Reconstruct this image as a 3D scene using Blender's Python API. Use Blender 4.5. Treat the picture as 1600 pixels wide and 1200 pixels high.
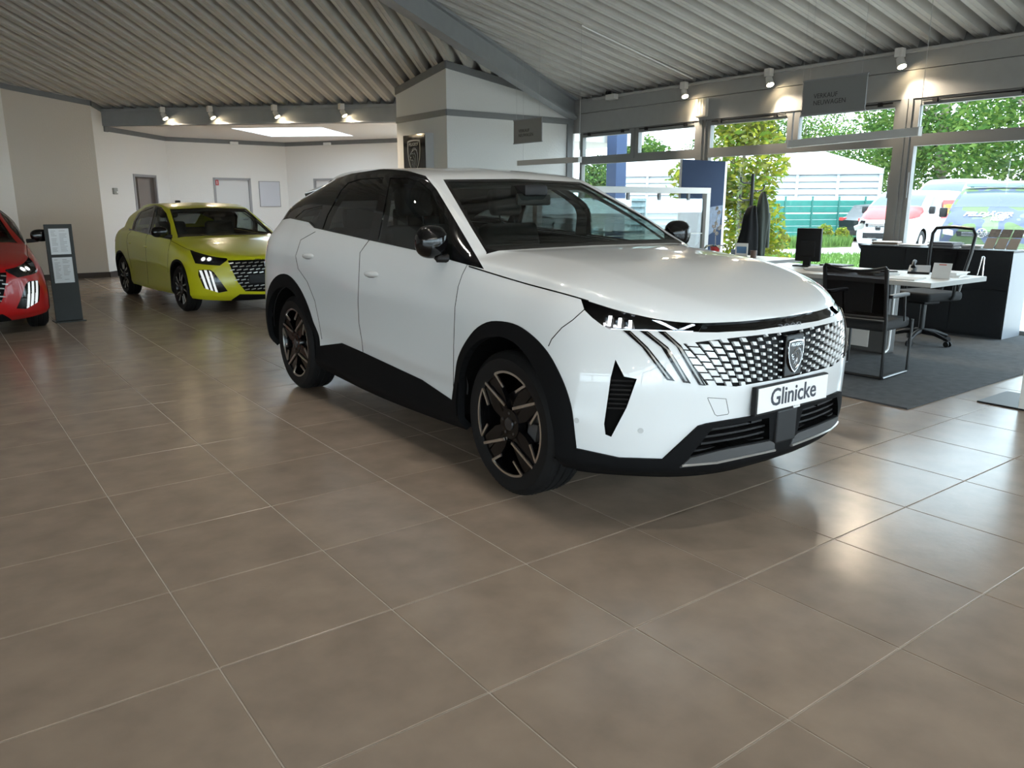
import bpy, bmesh, math, random
import numpy as np
from mathutils import Vector, Matrix
from mathutils.bvhtree import BVHTree
for o in list(bpy.data.objects): bpy.data.objects.remove(o, do_unlink=True)
scene = bpy.context.scene
COL = scene.collection
random.seed(7)

# ------------------------------------------------------------------ camera
# solved from the 0.6 m floor tile grid of the photograph (1600 x 1200 frame)
TILE = 0.6
F_PX, PITCH, YAW = 1220.706, 0.228935, 0.931715
CAM = np.array([-0.55898, -2.27138, 1.40532])
FW = np.array([math.cos(YAW)*math.cos(PITCH), math.sin(YAW)*math.cos(PITCH), -math.sin(PITCH)])
RT = np.array([math.sin(YAW), -math.cos(YAW), 0.0])
UP = np.cross(RT, FW)
def ray(x, y): return FW + RT*(x-800)/F_PX - UP*(y-600)/F_PX
def atz(x, y, z=0.0):
    d = ray(x, y); return CAM + d*(z-CAM[2])/d[2]
def onplane(x, y, p, n):
    d = ray(x, y); p = np.array(p, float); n = np.array(n, float)
    return CAM + d*((p-CAM) @ n)/(d @ n)
def at_depth(x, y, dep):
    return CAM + ray(x, y)*dep
def project(P):
    d = np.atleast_2d(P)-CAM; z = d @ FW
    return np.stack([800+F_PX*(d @ RT)/z, 600-F_PX*(d @ UP)/z, z], -1)
cam_data = bpy.data.cameras.new('camera'); cam = bpy.data.objects.new('camera', cam_data); COL.objects.link(cam)
M = Matrix(((RT[0], UP[0], -FW[0], CAM[0]), (RT[1], UP[1], -FW[1], CAM[1]), (RT[2], UP[2], -FW[2], CAM[2]), (0, 0, 0, 1)))
cam.matrix_world = M
cam_data.sensor_fit = 'HORIZONTAL'; cam_data.sensor_width = 36.0; cam_data.lens = F_PX*36/1600
cam_data.clip_start = 0.05; cam_data.clip_end = 400
scene.camera = cam

# ------------------------------------------------------------------ light and exposure
world = bpy.data.worlds.new('world'); scene.world = world; world.use_nodes = True
wn = world.node_tree.nodes; wl = world.node_tree.links
wn.clear()
w_out = wn.new('ShaderNodeOutputWorld'); w_bg = wn.new('ShaderNodeBackground')
w_bg.inputs['Color'].default_value = (0.72, 0.88, 1.0, 1); w_bg.inputs['Strength'].default_value = 1.9
wl.new(w_bg.outputs[0], w_out.inputs[0])
sun_d = bpy.data.lights.new('sun', 'SUN'); sun_d.energy = 1.2; sun_d.angle = math.radians(6); sun_d.color = (1, .95, .86)
sun = bpy.data.objects.new('sun', sun_d); COL.objects.link(sun)
sun.rotation_euler = Vector((0.16, 0.22, -1.0)).to_track_quat('-Z', 'Y').to_euler()
vs = scene.view_settings
vs.view_transform = 'Standard'; vs.look = 'None'; vs.gamma = 1.0; vs.use_curve_mapping = False
vs.exposure = 2.15

# ------------------------------------------------------------------ materials
MATS = {}
def mat(name, color, rough=0.5, metal=0.0, coat=0.0, noise=0.0, nscale=8.0, bump=0.0, bscale=60.0, emit=0.0, spec=0.5, emit_color=None, object_random=0.0, coat_rough=0.03):
    if name in MATS: return MATS[name]
    m = bpy.data.materials.new(name); m.use_nodes = True
    nt = m.node_tree; b = nt.nodes['Principled BSDF']
    c = (*color, 1)
    b.inputs['Base Color'].default_value = c
    b.inputs['Roughness'].default_value = rough; b.inputs['Metallic'].default_value = metal
    b.inputs['Coat Weight'].default_value = coat; b.inputs['Coat Roughness'].default_value = coat_rough
    b.inputs['Specular IOR Level'].default_value = spec
    if emit:
        b.inputs['Emission Color'].default_value = (*(emit_color or color), 1); b.inputs['Emission Strength'].default_value = emit
    if noise or bump or object_random:
        tc = nt.nodes.new('ShaderNodeTexCoord'); geo = nt.nodes.new('ShaderNodeNewGeometry')
    if noise or object_random:
        last = None
        mix = nt.nodes.new('ShaderNodeMix'); mix.data_type = 'RGBA'; mix.blend_type = 'MULTIPLY'
        mix.inputs['Factor'].default_value = 1.0; mix.inputs['A'].default_value = c
        n = nt.nodes.new('ShaderNodeTexNoise'); n.inputs['Scale'].default_value = nscale; n.inputs['Detail'].default_value = 6
        nt.links.new(geo.outputs['Position'], n.inputs['Vector'])
        r = nt.nodes.new('ShaderNodeMapRange'); r.inputs['From Min'].default_value = 0.25; r.inputs['From Max'].default_value = 0.75
        r.inputs['To Min'].default_value = 1-noise; r.inputs['To Max'].default_value = 1+noise
        nt.links.new(n.outputs['Fac'], r.inputs['Value'])
        out = r.outputs['Result']
        if object_random:
            oi = nt.nodes.new('ShaderNodeObjectInfo'); r2 = nt.nodes.new('ShaderNodeMapRange')
            r2.inputs['To Min'].default_value = 1-object_random; r2.inputs['To Max'].default_value = 1+object_random
            nt.links.new(oi.outputs['Random'], r2.inputs['Value'])
            mu = nt.nodes.new('ShaderNodeMath'); mu.operation = 'MULTIPLY'
            nt.links.new(out, mu.inputs[0]); nt.links.new(r2.outputs['Result'], mu.inputs[1]); out = mu.outputs[0]
        nt.links.new(out, mix.inputs['B']); nt.links.new(mix.outputs['Result'], b.inputs['Base Color'])
    if bump:
        n2 = nt.nodes.new('ShaderNodeTexNoise'); n2.inputs['Scale'].default_value = bscale; n2.inputs['Detail'].default_value = 4
        nt.links.new(geo.outputs['Position'], n2.inputs['Vector'])
        bp = nt.nodes.new('ShaderNodeBump'); bp.inputs['Strength'].default_value = bump; bp.inputs['Distance'].default_value = 0.01
        nt.links.new(n2.outputs['Fac'], bp.inputs['Height']); nt.links.new(bp.outputs['Normal'], b.inputs['Normal'])
    MATS[name] = m
    return m
def glass_mat(name, tint=(1, 1, 1), gloss=1.0, base=0.04, rough=0.0):
    """thin pane: tinted transparency under a fresnel reflection"""
    if name in MATS: return MATS[name]
    m = bpy.data.materials.new(name); m.use_nodes = True; nt = m.node_tree; nt.nodes.clear()
    o = nt.nodes.new('ShaderNodeOutputMaterial'); mx = nt.nodes.new('ShaderNodeMixShader')
    t = nt.nodes.new('ShaderNodeBsdfTransparent'); g = nt.nodes.new('ShaderNodeBsdfGlossy')
    # Schlick reflectance from the facing ratio (same on both faces of the pane)
    lw = nt.nodes.new('ShaderNodeLayerWeight'); lw.inputs['Blend'].default_value = 0.5
    pw5 = nt.nodes.new('ShaderNodeMath'); pw5.operation = 'POWER'; pw5.inputs[1].default_value = 5.0
    sc = nt.nodes.new('ShaderNodeMath'); sc.operation = 'MULTIPLY_ADD'; sc.inputs[1].default_value = 1-base; sc.inputs[2].default_value = base
    nt.links.new(lw.outputs['Facing'], pw5.inputs[0]); nt.links.new(pw5.outputs[0], sc.inputs[0])
    mu = nt.nodes.new('ShaderNodeMath'); mu.operation = 'MULTIPLY'; mu.inputs[1].default_value = gloss
    t.inputs['Color'].default_value = (*tint, 1); g.inputs['Roughness'].default_value = rough
    nt.links.new(sc.outputs[0], mu.inputs[0]); nt.links.new(mu.outputs[0], mx.inputs[0])
    nt.links.new(t.outputs[0], mx.inputs[1]); nt.links.new(g.outputs[0], mx.inputs[2]); nt.links.new(mx.outputs[0], o.inputs[0])
    MATS[name] = m
    return m

# ------------------------------------------------------------------ objects
def tag(o, label=None, cat=None, group=None, kind=None):
    if label: o['label'] = label
    if cat: o['category'] = cat
    if group: o['group'] = group
    if kind: o['kind'] = kind
    return o
def empty(name, loc=(0, 0, 0), rz=0.0, label=None, cat=None, group=None, kind=None):
    o = bpy.data.objects.new(name, None); COL.objects.link(o)
    o.location = Vector(loc); o.rotation_euler = (0, 0, rz); o.empty_display_size = 0.1
    return tag(o, label, cat, group, kind)
def link_mesh(name, me, m, parent=None, smooth=False):
    o = bpy.data.objects.new(name, me); COL.objects.link(o)
    if m is not None and not me.materials: me.materials.append(m)
    if parent is not None: o.parent = parent
    if smooth: me.polygons.foreach_set('use_smooth', [True]*len(me.polygons))
    return o
def copy_tree(o, parent=None):
    c = o.copy(); COL.objects.link(c); c.parent = parent
    for ch in list(o.children): copy_tree(ch, c)
    return c
class MB:
    """collects shapes into one mesh"""
    def __init__(s): s.v = []; s.f = []
    def add(s, vs, fs):
        o = len(s.v); s.v += [tuple(map(float, p)) for p in vs]; s.f += [tuple(i+o for i in f) for f in fs]; return s
    def box(s, lo, hi):
        x0, y0, z0 = lo; x1, y1, z1 = hi
        return s.add([(x0, y0, z0), (x1, y0, z0), (x1, y1, z0), (x0, y1, z0), (x0, y0, z1), (x1, y0, z1), (x1, y1, z1), (x0, y1, z1)],
                     [(0, 3, 2, 1), (4, 5, 6, 7), (0, 1, 5, 4), (1, 2, 6, 5), (2, 3, 7, 6), (3, 0, 4, 7)])
    def rbox(s, lo, hi, r=0.01, mtx=None, seg=2):
        bm = bmesh.new(); bmesh.ops.create_cube(bm, size=1)
        lo = Vector(lo); hi = Vector(hi); d = hi-lo; c = (hi+lo)/2
        for v in bm.verts: v.co = Vector((v.co.x*d.x, v.co.y*d.y, v.co.z*d.z))+c
        bmesh.ops.bevel(bm, geom=bm.edges[:], offset=min(r, min(d)*0.49), segments=seg, affect='EDGES', profile=0.6)
        if mtx is not None: bm.transform(mtx)
        bm.verts.index_update()
        s.add([v.co for v in bm.verts], [[v.index for v in f.verts] for f in bm.faces]); bm.free(); return s
    def obox(s, c, ax, ay, az):
        """box from centre and three half-axis vectors"""
        c = np.array(c, float); ax, ay, az = (np.array(a, float) for a in (ax, ay, az))
        P = [c+i*ax+j*ay+k*az for k in (-1, 1) for j in (-1, 1) for i in (-1, 1)]
        return s.add(P, [(0, 2, 3, 1), (4, 5, 7, 6), (0, 1, 5, 4), (1, 3, 7, 5), (3, 2, 6, 7), (2, 0, 4, 6)])
    def cyl(s, p0, p1, r0, r1=None, n=12, caps=True):
        p0 = Vector(p0); p1 = Vector(p1); r1 = r0 if r1 is None else r1
        d = (p1-p0).normalized(); a = d.orthogonal().normalized(); b = d.cross(a)
        ring = [(a*math.cos(2*math.pi*i/n)+b*math.sin(2*math.pi*i/n)) for i in range(n)]
        vs = [p0+q*r0 for q in ring]+[p1+q*r1 for q in ring]
        fs = [(i, (i+1) % n, n+(i+1) % n, n+i) for i in range(n)]
        if caps: fs += [tuple(range(n-1, -1, -1)), tuple(range(n, 2*n))]
        return s.add(vs, fs)
    def tube(s, path, r, n=8, closed=False):
        P = [Vector(p) for p in path]; k = len(P); rr = r if isinstance(r, (list, tuple)) else [r]*k
        rings = []; up = None
        for i in range(k):
            if closed: t = (P[(i+1) % k]-P[i-1])
            else: t = P[min(i+1, k-1)]-P[max(i-1, 0)]
            t.normalize()
            if up is None: up = t.orthogonal().normalized()
            up = (up-t*up.dot(t))
            up = up.normalized() if up.length > 1e-6 else t.orthogonal().normalized()
            b = t.cross(up)
            rings.append([P[i]+(up*math.cos(2*math.pi*j/n)+b*math.sin(2*math.pi*j/n))*rr[i] for j in range(n)])
        vs = [p for q in rings for p in q]; fs = []
        m = k if closed else k-1
        for i in range(m):
            a = i*n; c = ((i+1) % k)*n
            fs += [(a+j, a+(j+1) % n, c+(j+1) % n, c+j) for j in range(n)]
        if not closed: fs += [tuple(range(n-1, -1, -1)), tuple(range((k-1)*n, k*n))]
        return s.add(vs, fs)
    def lathe(s, prof, n=32, c=(0, 0, 0), axis='z', a0=0.0):
        """prof: (radius, height) pairs"""
        vs = []; fs = []; k = len(prof)
        for i in range(n):
            a = 2*math.pi*i/n+a0; ca, sa = math.cos(a), math.sin(a)
            for r, h in prof:
                p = {'z': (r*ca, r*sa, h), 'y': (r*ca, h, r*sa), 'x': (h, r*ca, r*sa)}[axis]
                vs.append((p[0]+c[0], p[1]+c[1], p[2]+c[2]))
        for i in range(n):
            j = (i+1) % n
            fs += [(i*k+q, j*k+q, j*k+q+1, i*k+q+1) for q in range(k-1)]
        return s.add(vs, fs)
    def prism(s, poly, h0, h1, fn):
        """extrude a 2D polygon; fn(u, v, h) gives the 3D point"""
        n = len(poly)
        vs = [fn(u, v, h0) for u, v in poly]+[fn(u, v, h1) for u, v in poly]
        fs = [(i, (i+1) % n, n+(i+1) % n, n+i) for i in range(n)]+[tuple(range(n-1, -1, -1)), tuple(range(n, 2*n))]
        return s.add(vs, fs)
    def quad(s, *p): return s.add(p, [tuple(range(len(p)))])
    def mesh(s, name, smooth=False):
        me = bpy.data.meshes.new(name); me.from_pydata(s.v, [], s.f)
        bm = bmesh.new(); bm.from_mesh(me); bmesh.ops.recalc_face_normals(bm, faces=bm.faces[:]); bm.to_mesh(me); bm.free()
        me.update()
        if smooth:
            me.polygons.foreach_set('use_smooth', [True]*len(me.polygons))
            me.set_sharp_from_angle(angle=math.radians(smooth if smooth is not True else 40))
        return me
    def build(s, name, m, parent=None, smooth=False, label=None, cat=None, group=None, kind=None):
        o = link_mesh(name, s.mesh(name, smooth), m, parent)
        return tag(o, label, cat, group, kind)
def text_obj(name, body, size, loc, xdir, updir, m, parent=None, extrude=0.001, align='LEFT', width=None, shear=0.0, bold=0.0):
    """lettering as real mesh: xdir = reading direction, updir = up"""
    cu = bpy.data.curves.new(name, 'FONT'); cu.body = body; cu.size = size; cu.extrude = extrude; cu.align_x = align; cu.shear = shear; cu.offset = bold
    cu.resolution_u = 3
    t = bpy.data.objects.new(name, cu); COL.objects.link(t)
    dg = bpy.context.evaluated_depsgraph_get(); dg.update()
    me = bpy.data.meshes.new_from_object(t.evaluated_get(dg)); bpy.data.objects.remove(t, do_unlink=True)
    x = Vector(xdir).normalized(); u = Vector(updir); u = (u-x*u.dot(x)).normalized(); n = x.cross(u)
    sx = 1.0
    if width and len(me.vertices):
        xs = [v.co.x for v in me.vertices]; sx = width/max(1e-6, max(xs)-min(xs))
    mt = Matrix(((x.x, u.x, n.x, loc[0]), (x.y, u.y, n.y, loc[1]), (x.z, u.z, n.z, loc[2]), (0, 0, 0, 1)))
    me.transform(mt @ Matrix.Diagonal((sx, 1, 1, 1)))
    me.materials.clear()
    return link_mesh(name, me, m, parent)
# ------------------------------------------------------------------ room shell (octagonal showroom)
M_TILE = mat('brown stone tile', (.285, .225, .176), rough=.24, noise=.16, nscale=5.0, bump=.05, bscale=35, object_random=.05, spec=.38)
M_GROUT = mat('pale grout', (.56, .51, .45), rough=.9, noise=.1)
M_PLASTER = mat('white textured plaster', (.80, .77, .73), rough=.95, bump=.35, bscale=55)
M_PLASTER_TAN = mat('beige plaster', (.60, .54, .47), rough=.95, bump=.25, bscale=45)
M_TRIM = mat('grey painted trim', (.17, .175, .18), rough=.6, noise=.05)
M_STEEL = mat('grey painted steel', (.23, .24, .25), rough=.5, noise=.05)
M_DECK = mat('light grey corrugated deck', (.45, .435, .405), rough=.55, noise=.08, nscale=3)
M_FRAME = mat('grey window frame', (.20, .20, .195), rough=.45)
M_PANEL = mat('grey facade panel', (.30, .295, .285), rough=.6, noise=.04)
M_BASE = mat('dark brown baseboard', (.035, .022, .018), rough=.5)
M_WHITE = mat('white paint', (.80, .80, .79), rough=.5)
M_BLACK = mat('black plastic', (.009, .009, .010), rough=.5, spec=.3)
M_PANE = glass_mat('window glass', (.96, .985, .98), 1.0)
M_CARPET = mat('grey office carpet', (.06, .062, .066), rough=1.0, noise=.25, nscale=14, bump=.3, bscale=400)

XW, YC, EAVE, SLOPE = 8.8, 8.5, 3.13, 0.2       # window wall plane, its far corner, eave height, roof pitch
CX, CY = -2.55, 3.9                              # roof apex in plan
R2 = math.sqrt(.5)
def roof_R(x, y): return EAVE+SLOPE*(XW-x)
def roof_L(x, y): return EAVE+SLOPE*((XW+YC)-x-y)*R2
# --- floor: grout bed with tiles laid on it
floor = MB().box((-14.4, -8.4, -.12), (12.0, 18.6, -.003)).build('floor', M_GROUT, kind='structure')
def tile_mesh():
    h = TILE/2-.0025; b = .002; m = MB()
    m.add([(-h, -h, -.003), (h, -h, -.003), (h, h, -.003), (-h, h, -.003), (-h, -h, -b), (h, -h, -b), (h, h, -b), (-h, h, -b), (-h+b, -h+b, 0), (h-b, -h+b, 0), (h-b, h-b, 0), (-h+b, h-b, 0)],
          [(0, 1, 5, 4), (1, 2, 6, 5), (2, 3, 7, 6), (3, 0, 4, 7), (4, 5, 9, 8), (5, 6, 10, 9), (6, 7, 11, 10), (7, 4, 8, 11), (8, 9, 10, 11)])
    return m
tm = tile_mesh().mesh('floor_tile'); tm.materials.append(M_TILE)
cand = []
for i in range(-24, 20):
    for j in range(-14, 31):
        c = np.array([(i+.5)*TILE, (j+.5)*TILE, 0.])
        if c[0] > XW+.2: continue
        q = [c+np.array([a, b, 0])*TILE/2 for a, b in ((-1, -1), (1, -1), (1, 1), (-1, 1))]
        p = project(q); area = 0
        if (p[:, 2] > .3).all() and p[:, 0].max() > 0 and p[:, 0].min() < 1600 and p[:, 1].min() < 1200 and p[:, 1].max() > 300:
            xy = p[:, :2]; area = .5*abs(sum(xy[k, 0]*xy[(k+1) % 4, 1]-xy[(k+1) % 4, 0]*xy[k, 1] for k in range(4)))
        cand.append((area, c))
cand.sort(key=lambda a: -a[0])
rest = MB()
for n, (area, c) in enumerate(cand):
    if n < 295 and area > 0:
        t = bpy.data.objects.new('floor_tile', tm); COL.objects.link(t); t.location = c; t.parent = floor
    else:
        h = TILE/2-.0025
        rest.quad((c[0]-h, c[1]-h, 0), (c[0]+h, c[1]-h, 0), (c[0]+h, c[1]+h, 0), (c[0]-h, c[1]+h, 0))
o = rest.build('floor_tiles', M_TILE, floor, kind='stuff')
# --- corrugated roof deck, one sheet for each roof plane
def deck(name, corner, edir, down, u0, u1, vfun, pitch=.25):
    """corner: eave point, edir: along the eave, down: horizontal down-slope direction (outwards)"""
    prof = [(0, 0), (.05, 0), (.053, .006), (.064, .006), (.067, 0), (.117, 0), (.150, .14), (.217, .14)]     # (u, height) over one pitch
    us = []
    k = math.floor(u0/pitch)
    while k*pitch < u1:
        us += [(k*pitch+a, b) for a, b in prof]; k += 1
    us = [q for q in us if u0-1e-6 <= q[0] <= u1+1e-6]
    corner = np.array(corner, float); e = np.array(edir, float); d = np.array(down, float); m = MB(); rows = []
    for u, h in us:
        v = max(vfun(u), 0.0)
        p0 = corner+e*u+d*.06; p1 = corner+e*u-d*v
        rows.append(((p0[0], p0[1], EAVE+h-.06*SLOPE), (p1[0], p1[1], EAVE+SLOPE*v+h)))
    vs = [p for r in rows for p in r]
    m.add(vs, [(2*i, 2*i+1, 2*i+3, 2*i+2) for i in range(len(rows)-1)])
    return m.build(name, M_DECK, kind='structure')
AP = XW-CX
deck('ceiling', (XW, YC, 0), (0, -1, 0), (1, 0, 0), 0, 16.6, lambda u: min(AP*min(1, u/(YC-CY)), AP*max(0, min(1, (16.6-u)/4))))
deck('ceiling', (XW, YC, 0), (-R2, R2, 0), (R2, R2, 0), 0, 15.0, lambda u: min(AP*u/4.7, AP, AP))
mb = MB()       # plain roof planes over the rest of the hall, out of view
apx = (CX, CY, EAVE+SLOPE*AP)
ring = [(XW, -8.2), (XW, -8.4), (-7.2, -8.4), (-14.2, -1), (-14.2, 8.6), (-10.5, 19.0)]
mb.add([(x, y, EAVE) for x, y in ring]+[apx], [(k, k+1, 6) for k in range(5)])
mb.add([(-10.5, 19.0, EAVE+.1), (-1.85, 19.1, EAVE+.0), apx], [(0, 1, 2)])
mb.build('ceiling', M_DECK, kind='structure')
# hip beam under the fold of the two decks
def hip(t): # t = distance below the corner in x
    x = XW-t; y = (XW+YC)-x-(XW-x)/R2
    return np.array([x, y, roof_R(x, y)])
h0, h1 = hip(0.0), hip(10.2); hd = h1-h0; hl = np.linalg.norm(hd[:2]); hn = np.array([-hd[1], hd[0], 0])/hl
b = MB()
for (a, c, wd) in ((-.02, -.06, .17), (-.06, -.31, .06), (-.31, -.35, .17)):
    P = []
    for p in (h0, h1):
        for s_, z_ in ((-1, a), (1, a), (1, c), (-1, c)): P.append(p+hn*s_*wd/2*1.0+np.array([0, 0, z_]))
    b.add(P, [(0, 1, 2, 3), (7, 6, 5, 4), (0, 4, 5, 1), (1, 5, 6, 2), (2, 6, 7, 3), (3, 7, 4, 0)])
b.build('trim_1', M_STEEL, kind='structure')
# --- eave beam at the mouth of the alcove
def Lpt(t, off=0.0, z=0.0): return np.array([XW-t*R2-off*R2, YC+t*R2-off*R2, z])     # t along the eave, off inwards
bb = MB()
t0, t1 = 2.6, 9.05
bb.add([Lpt(t0, .09, 2.80), Lpt(t1, .09, 2.80), Lpt(t1, -.09, 2.80), Lpt(t0, -.09, 2.80), Lpt(t0, .09, 3.06), Lpt(t1, .09, 3.06), Lpt(t1, -.09, 3.06), Lpt(t0, -.09, 3.06)],
       [(0, 1, 2, 3), (4, 5, 6, 7), (0, 1, 5, 4), (1, 2, 6, 5), (2, 3, 7, 6), (3, 0, 4, 7)])
bb.add([Lpt(t0, .11, 3.045), Lpt(t1, .11, 3.045), Lpt(t1, -.09, 3.045), Lpt(t0, -.09, 3.045), Lpt(t0, .11, 3.10), Lpt(t1, .11, 3.10), Lpt(t1, -.09, 3.10), Lpt(t0, -.09, 3.10)],
       [(0, 1, 2, 3), (4, 5, 6, 7), (0, 1, 5, 4), (1, 2, 6, 5), (2, 3, 7, 6), (3, 0, 4, 7)])
bb.build('trim_2', M_STEEL, kind='structure')
# dark closing strip above the beam and the window header (fills the rib ends)
cs = MB().quad(Lpt(0, -.05, 3.05), Lpt(14, -.05, 3.05), Lpt(14, -.05, 3.25), Lpt(0, -.05, 3.25)).quad((XW+.05, YC, 3.05), (XW+.05, -8.4, 3.05), (XW+.05, -8.4, 3.25), (XW+.05, YC, 3.25))
cs.build('trim_3', M_TRIM, kind='structure')
# --- walls of the alcove and of the left side
def wall(name, p0, p1, z0, z1, m, th=.12, z1b=None, holes=()):
    """vertical wall from p0 to p1 (seen from its right-hand side); holes are (d0, d1, za, zb) along it"""
    p0 = np.array(p0, float); p1 = np.array(p1, float); d = p1-p0; L = np.linalg.norm(d); d /= L; n = np.array([-d[1], d[0]])
    z1b = z1 if z1b is None else z1b
    mb = MB(); xs = sorted({0, L, *[h[0] for h in holes], *[h[1] for h in holes]})
    for a, c in zip(xs[:-1], xs[1:]):
        segs = [(z0, None)]
        for h in holes:
            if h[0] <= a+1e-6 and h[1] >= c-1e-6: segs = [(z0, h[2])] if h[2] > z0 else []; segs.append((h[3], None))
        for lo, hi in segs:
            za = z1+(z1b-z1)*a/L if hi is None else hi; zb = z1+(z1b-z1)*c/L if hi is None else hi
            A = p0+d*a; B = p0+d*c; A2 = A+n*th; B2 = B+n*th
            mb.add([(*A, lo), (*B, lo), (*B2, lo), (*A2, lo), (*A, za), (*B, zb), (*B2, zb), (*A2, za)],
                   [(0, 3, 2, 1), (4, 5, 6, 7), (0, 1, 5, 4), (1, 2, 6, 5), (2, 3, 7, 6), (3, 0, 4, 7)])
    o = mb.build(name, m, kind='structure')
    return o
W1 = (2.24, 14.45); W2 = (4.02, 16.67); W0 = (.87, 14.45); W3 = (6.78, 16.80); W4 = (8.55, 13.6)
CEIL2 = 2.80
def strip(m, p0, p1, za, zb, zc, zd, out=.02):
    """trim band on a wall: heights za-zb at p0, zc-zd at p1"""
    p0 = np.array(p0, float); p1 = np.array(p1, float); d = (p1-p0)/np.linalg.norm(p1-p0); n = np.array([d[1], -d[0]])*out
    a, b_ = p0+n, p1+n
    m.add([(*p0, za), (*p1, zc), (*b_, zc), (*a, za), (*p0, zb), (*p1, zd), (*b_, zd), (*a, zb)],
          [(0, 1, 2, 3), (4, 5, 6, 7), (0, 1, 5, 4), (1, 2, 6, 5), (2, 3, 7, 6), (3, 0, 4, 7)])
# far left wall: beige panel facing the room and a lighter return
wall('wall_left', W0, W1, 0, 3.42, M_PLASTER_TAN, z1b=3.225)
wall('wall_left', (-3.3, 10.6), W0, 0, 4.3, M_PLASTER, z1b=3.42)
wall('wall_left', (-13.9, 10.6), (-3.3, 10.6), 0, 4.6, M_PLASTER)
dm = 1.155                                       # door on the slanted wall
wall('wall_back', W1, W2, 0, 3.22, M_PLASTER, z1b=2.9, holes=((1.28, 2.25, 0, 1.96),))
wall('wall_back', W2, W3, 0, 2.9, M_PLASTER, holes=((.97, 1.85, 0, 1.95),))
wall('wall_back', W3, W4, 0, 2.9, M_PLASTER, holes=((.80, 1.65, 0, 1.95),))
wall('wall_back', W4, (8.8, 10.0), 0, 2.9, M_PLASTER, holes=((.5, 3.1, .3, 2.55),))  # unseen opening added to let daylight onto the alcove walls
tr = MB()
strip(tr, W0, W1, 3.315, 3.405, 3.12, 3.21, .03)
c_eave = (2.51, 14.79)                           # where the slanted wall meets the beam
strip(tr, W1, c_eave, 3.12, 3.21, 3.03, 3.125, .03)
strip(tr, (c_eave[0]-.04, c_eave[1]-.05), (c_eave[0]+.03, c_eave[1]+.04), 2.70, 3.10, 2.70, 3.10, .035)
strip(tr, c_eave, W2, 2.71, CEIL2, 2.71, CEIL2, .03)
strip(tr, W2, W3, 2.71, CEIL2, 2.71, CEIL2, .03); strip(tr, W3, W4, 2.71, CEIL2, 2.71, CEIL2, .03)
tr.build('trim_4', M_TRIM, kind='structure')
bs = MB(); strip(bs, (-3.3, 10.6), W0, 0, .10, 0, .10, .015); strip(bs, W0, W1, 0, .10, 0, .10, .015); strip(bs, W1, W2, 0, .10, 0, .10, .015); strip(bs, W2, W3, 0, .10, 0, .10, .015)
bs.build('baseboard_left', M_BASE, kind='structure')
# alcove ceiling with the skylight opening
SKY = [atz(361, 200.5, CEIL2)[:2], atz(424, 213.5, CEIL2)[:2], atz(553, 212.5, CEIL2)[:2], atz(503, 199, CEIL2)[:2]]
outer = [Lpt(2.4, -.02)[:2], Lpt(9.2, -.02)[:2], np.array(W1)+[.3, .5], np.array(W2)+[-.1, .1], np.array(W3)+[.1, .1], np.array(W4)+[.2, 0], np.array([8.8, 10.0])]
bm = bmesh.new()
ov = [bm.verts.new((p[0], p[1], CEIL2)) for p in outer]; sv = [bm.verts.new((p[0], p[1], CEIL2)) for p in SKY]
es = [bm.edges.new((ov[k], ov[(k+1) % len(ov)])) for k in range(len(ov))]+[bm.edges.new((sv[k], sv[(k+1) % 4])) for k in range(4)]
bmesh.ops.triangle_fill(bm, use_beauty=True, edges=es)
me = bpy.data.meshes.new('ceiling'); bm.to_mesh(me); bm.free()
me.materials.append(mat('white board ceiling', (.72, .68, .64), rough=.9))
oc = bpy.data.objects.new('ceiling', me); COL.objects.link(oc); tag(oc, kind='structure')
sk = MB()
for k in range(4):
    a, b_ = SKY[k], SKY[(k+1) % 4]; sk.quad((*a, CEIL2), (*b_, CEIL2), (*b_, CEIL2+.45), (*a, CEIL2+.45))
wsk = sk.build('window_1', M_WHITE, kind='structure')
M_OPAL = glass_mat('opal skylight pane', (.97, .98, 1.0), .5)
MB().add([(*p, CEIL2+.44) for p in SKY]+[(*p, CEIL2+.455) for p in SKY], [(0, 1, 2, 3), (4, 5, 6, 7), (0, 1, 5, 4), (1, 2, 6, 5), (2, 3, 7, 6), (3, 0, 4, 7)]).build('pane', M_OPAL, wsk)
# --- pillar block with slanted top
PX, PY0, PY1 = 6.19, YC, 10.10
pm = MB()
zt = lambda x, y: min(roof_L(x, y), roof_R(x, y))-.02
pts = [(PX, PY0), (XW, PY0), (XW, PY1), (PX, PY1)]
pm.add([(x, y, 0) for x, y in pts]+[(PX, PY0, zt(PX, PY0)), (XW, PY0, 3.08), (XW, PY1, 3.0), (PX, PY1, zt(PX, PY1))],
       [(0, 1, 2, 3), (4, 5, 6, 7), (0, 1, 5, 4), (1, 2, 6, 5), (2, 3, 7, 6), (3, 0, 4, 7)])
M_PILLAR = mat('grey white plaster', (.60, .595, .58), rough=.95, bump=.35, bscale=55)
pm.build('wall_pillar', M_PILLAR, kind='structure')
pt = MB()
strip(pt, (PX, PY0), (XW, PY0), 2.705, 2.80, 2.705, 2.80, .015); strip(pt, (PX, PY1), (PX, PY0), 2.705, 2.80, 2.705, 2.80, .015)
strip(pt, (PX, PY0), (XW-.02, PY0), zt(PX, PY0)-.09, zt(PX, PY0)+.02, 3.0, 3.10, .02); strip(pt, (PX, PY1), (PX, PY0), zt(PX, PY1)-.09, zt(PX, PY1)+.02, zt(PX, PY0)-.09, zt(PX, PY0)+.02, .02)
strip(pt, (XW-.18, PY0), (XW-.06, PY0), 0, 2.705, 0, 2.705, .03)
pt.build('trim_5', M_TRIM, kind='structure')
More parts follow.
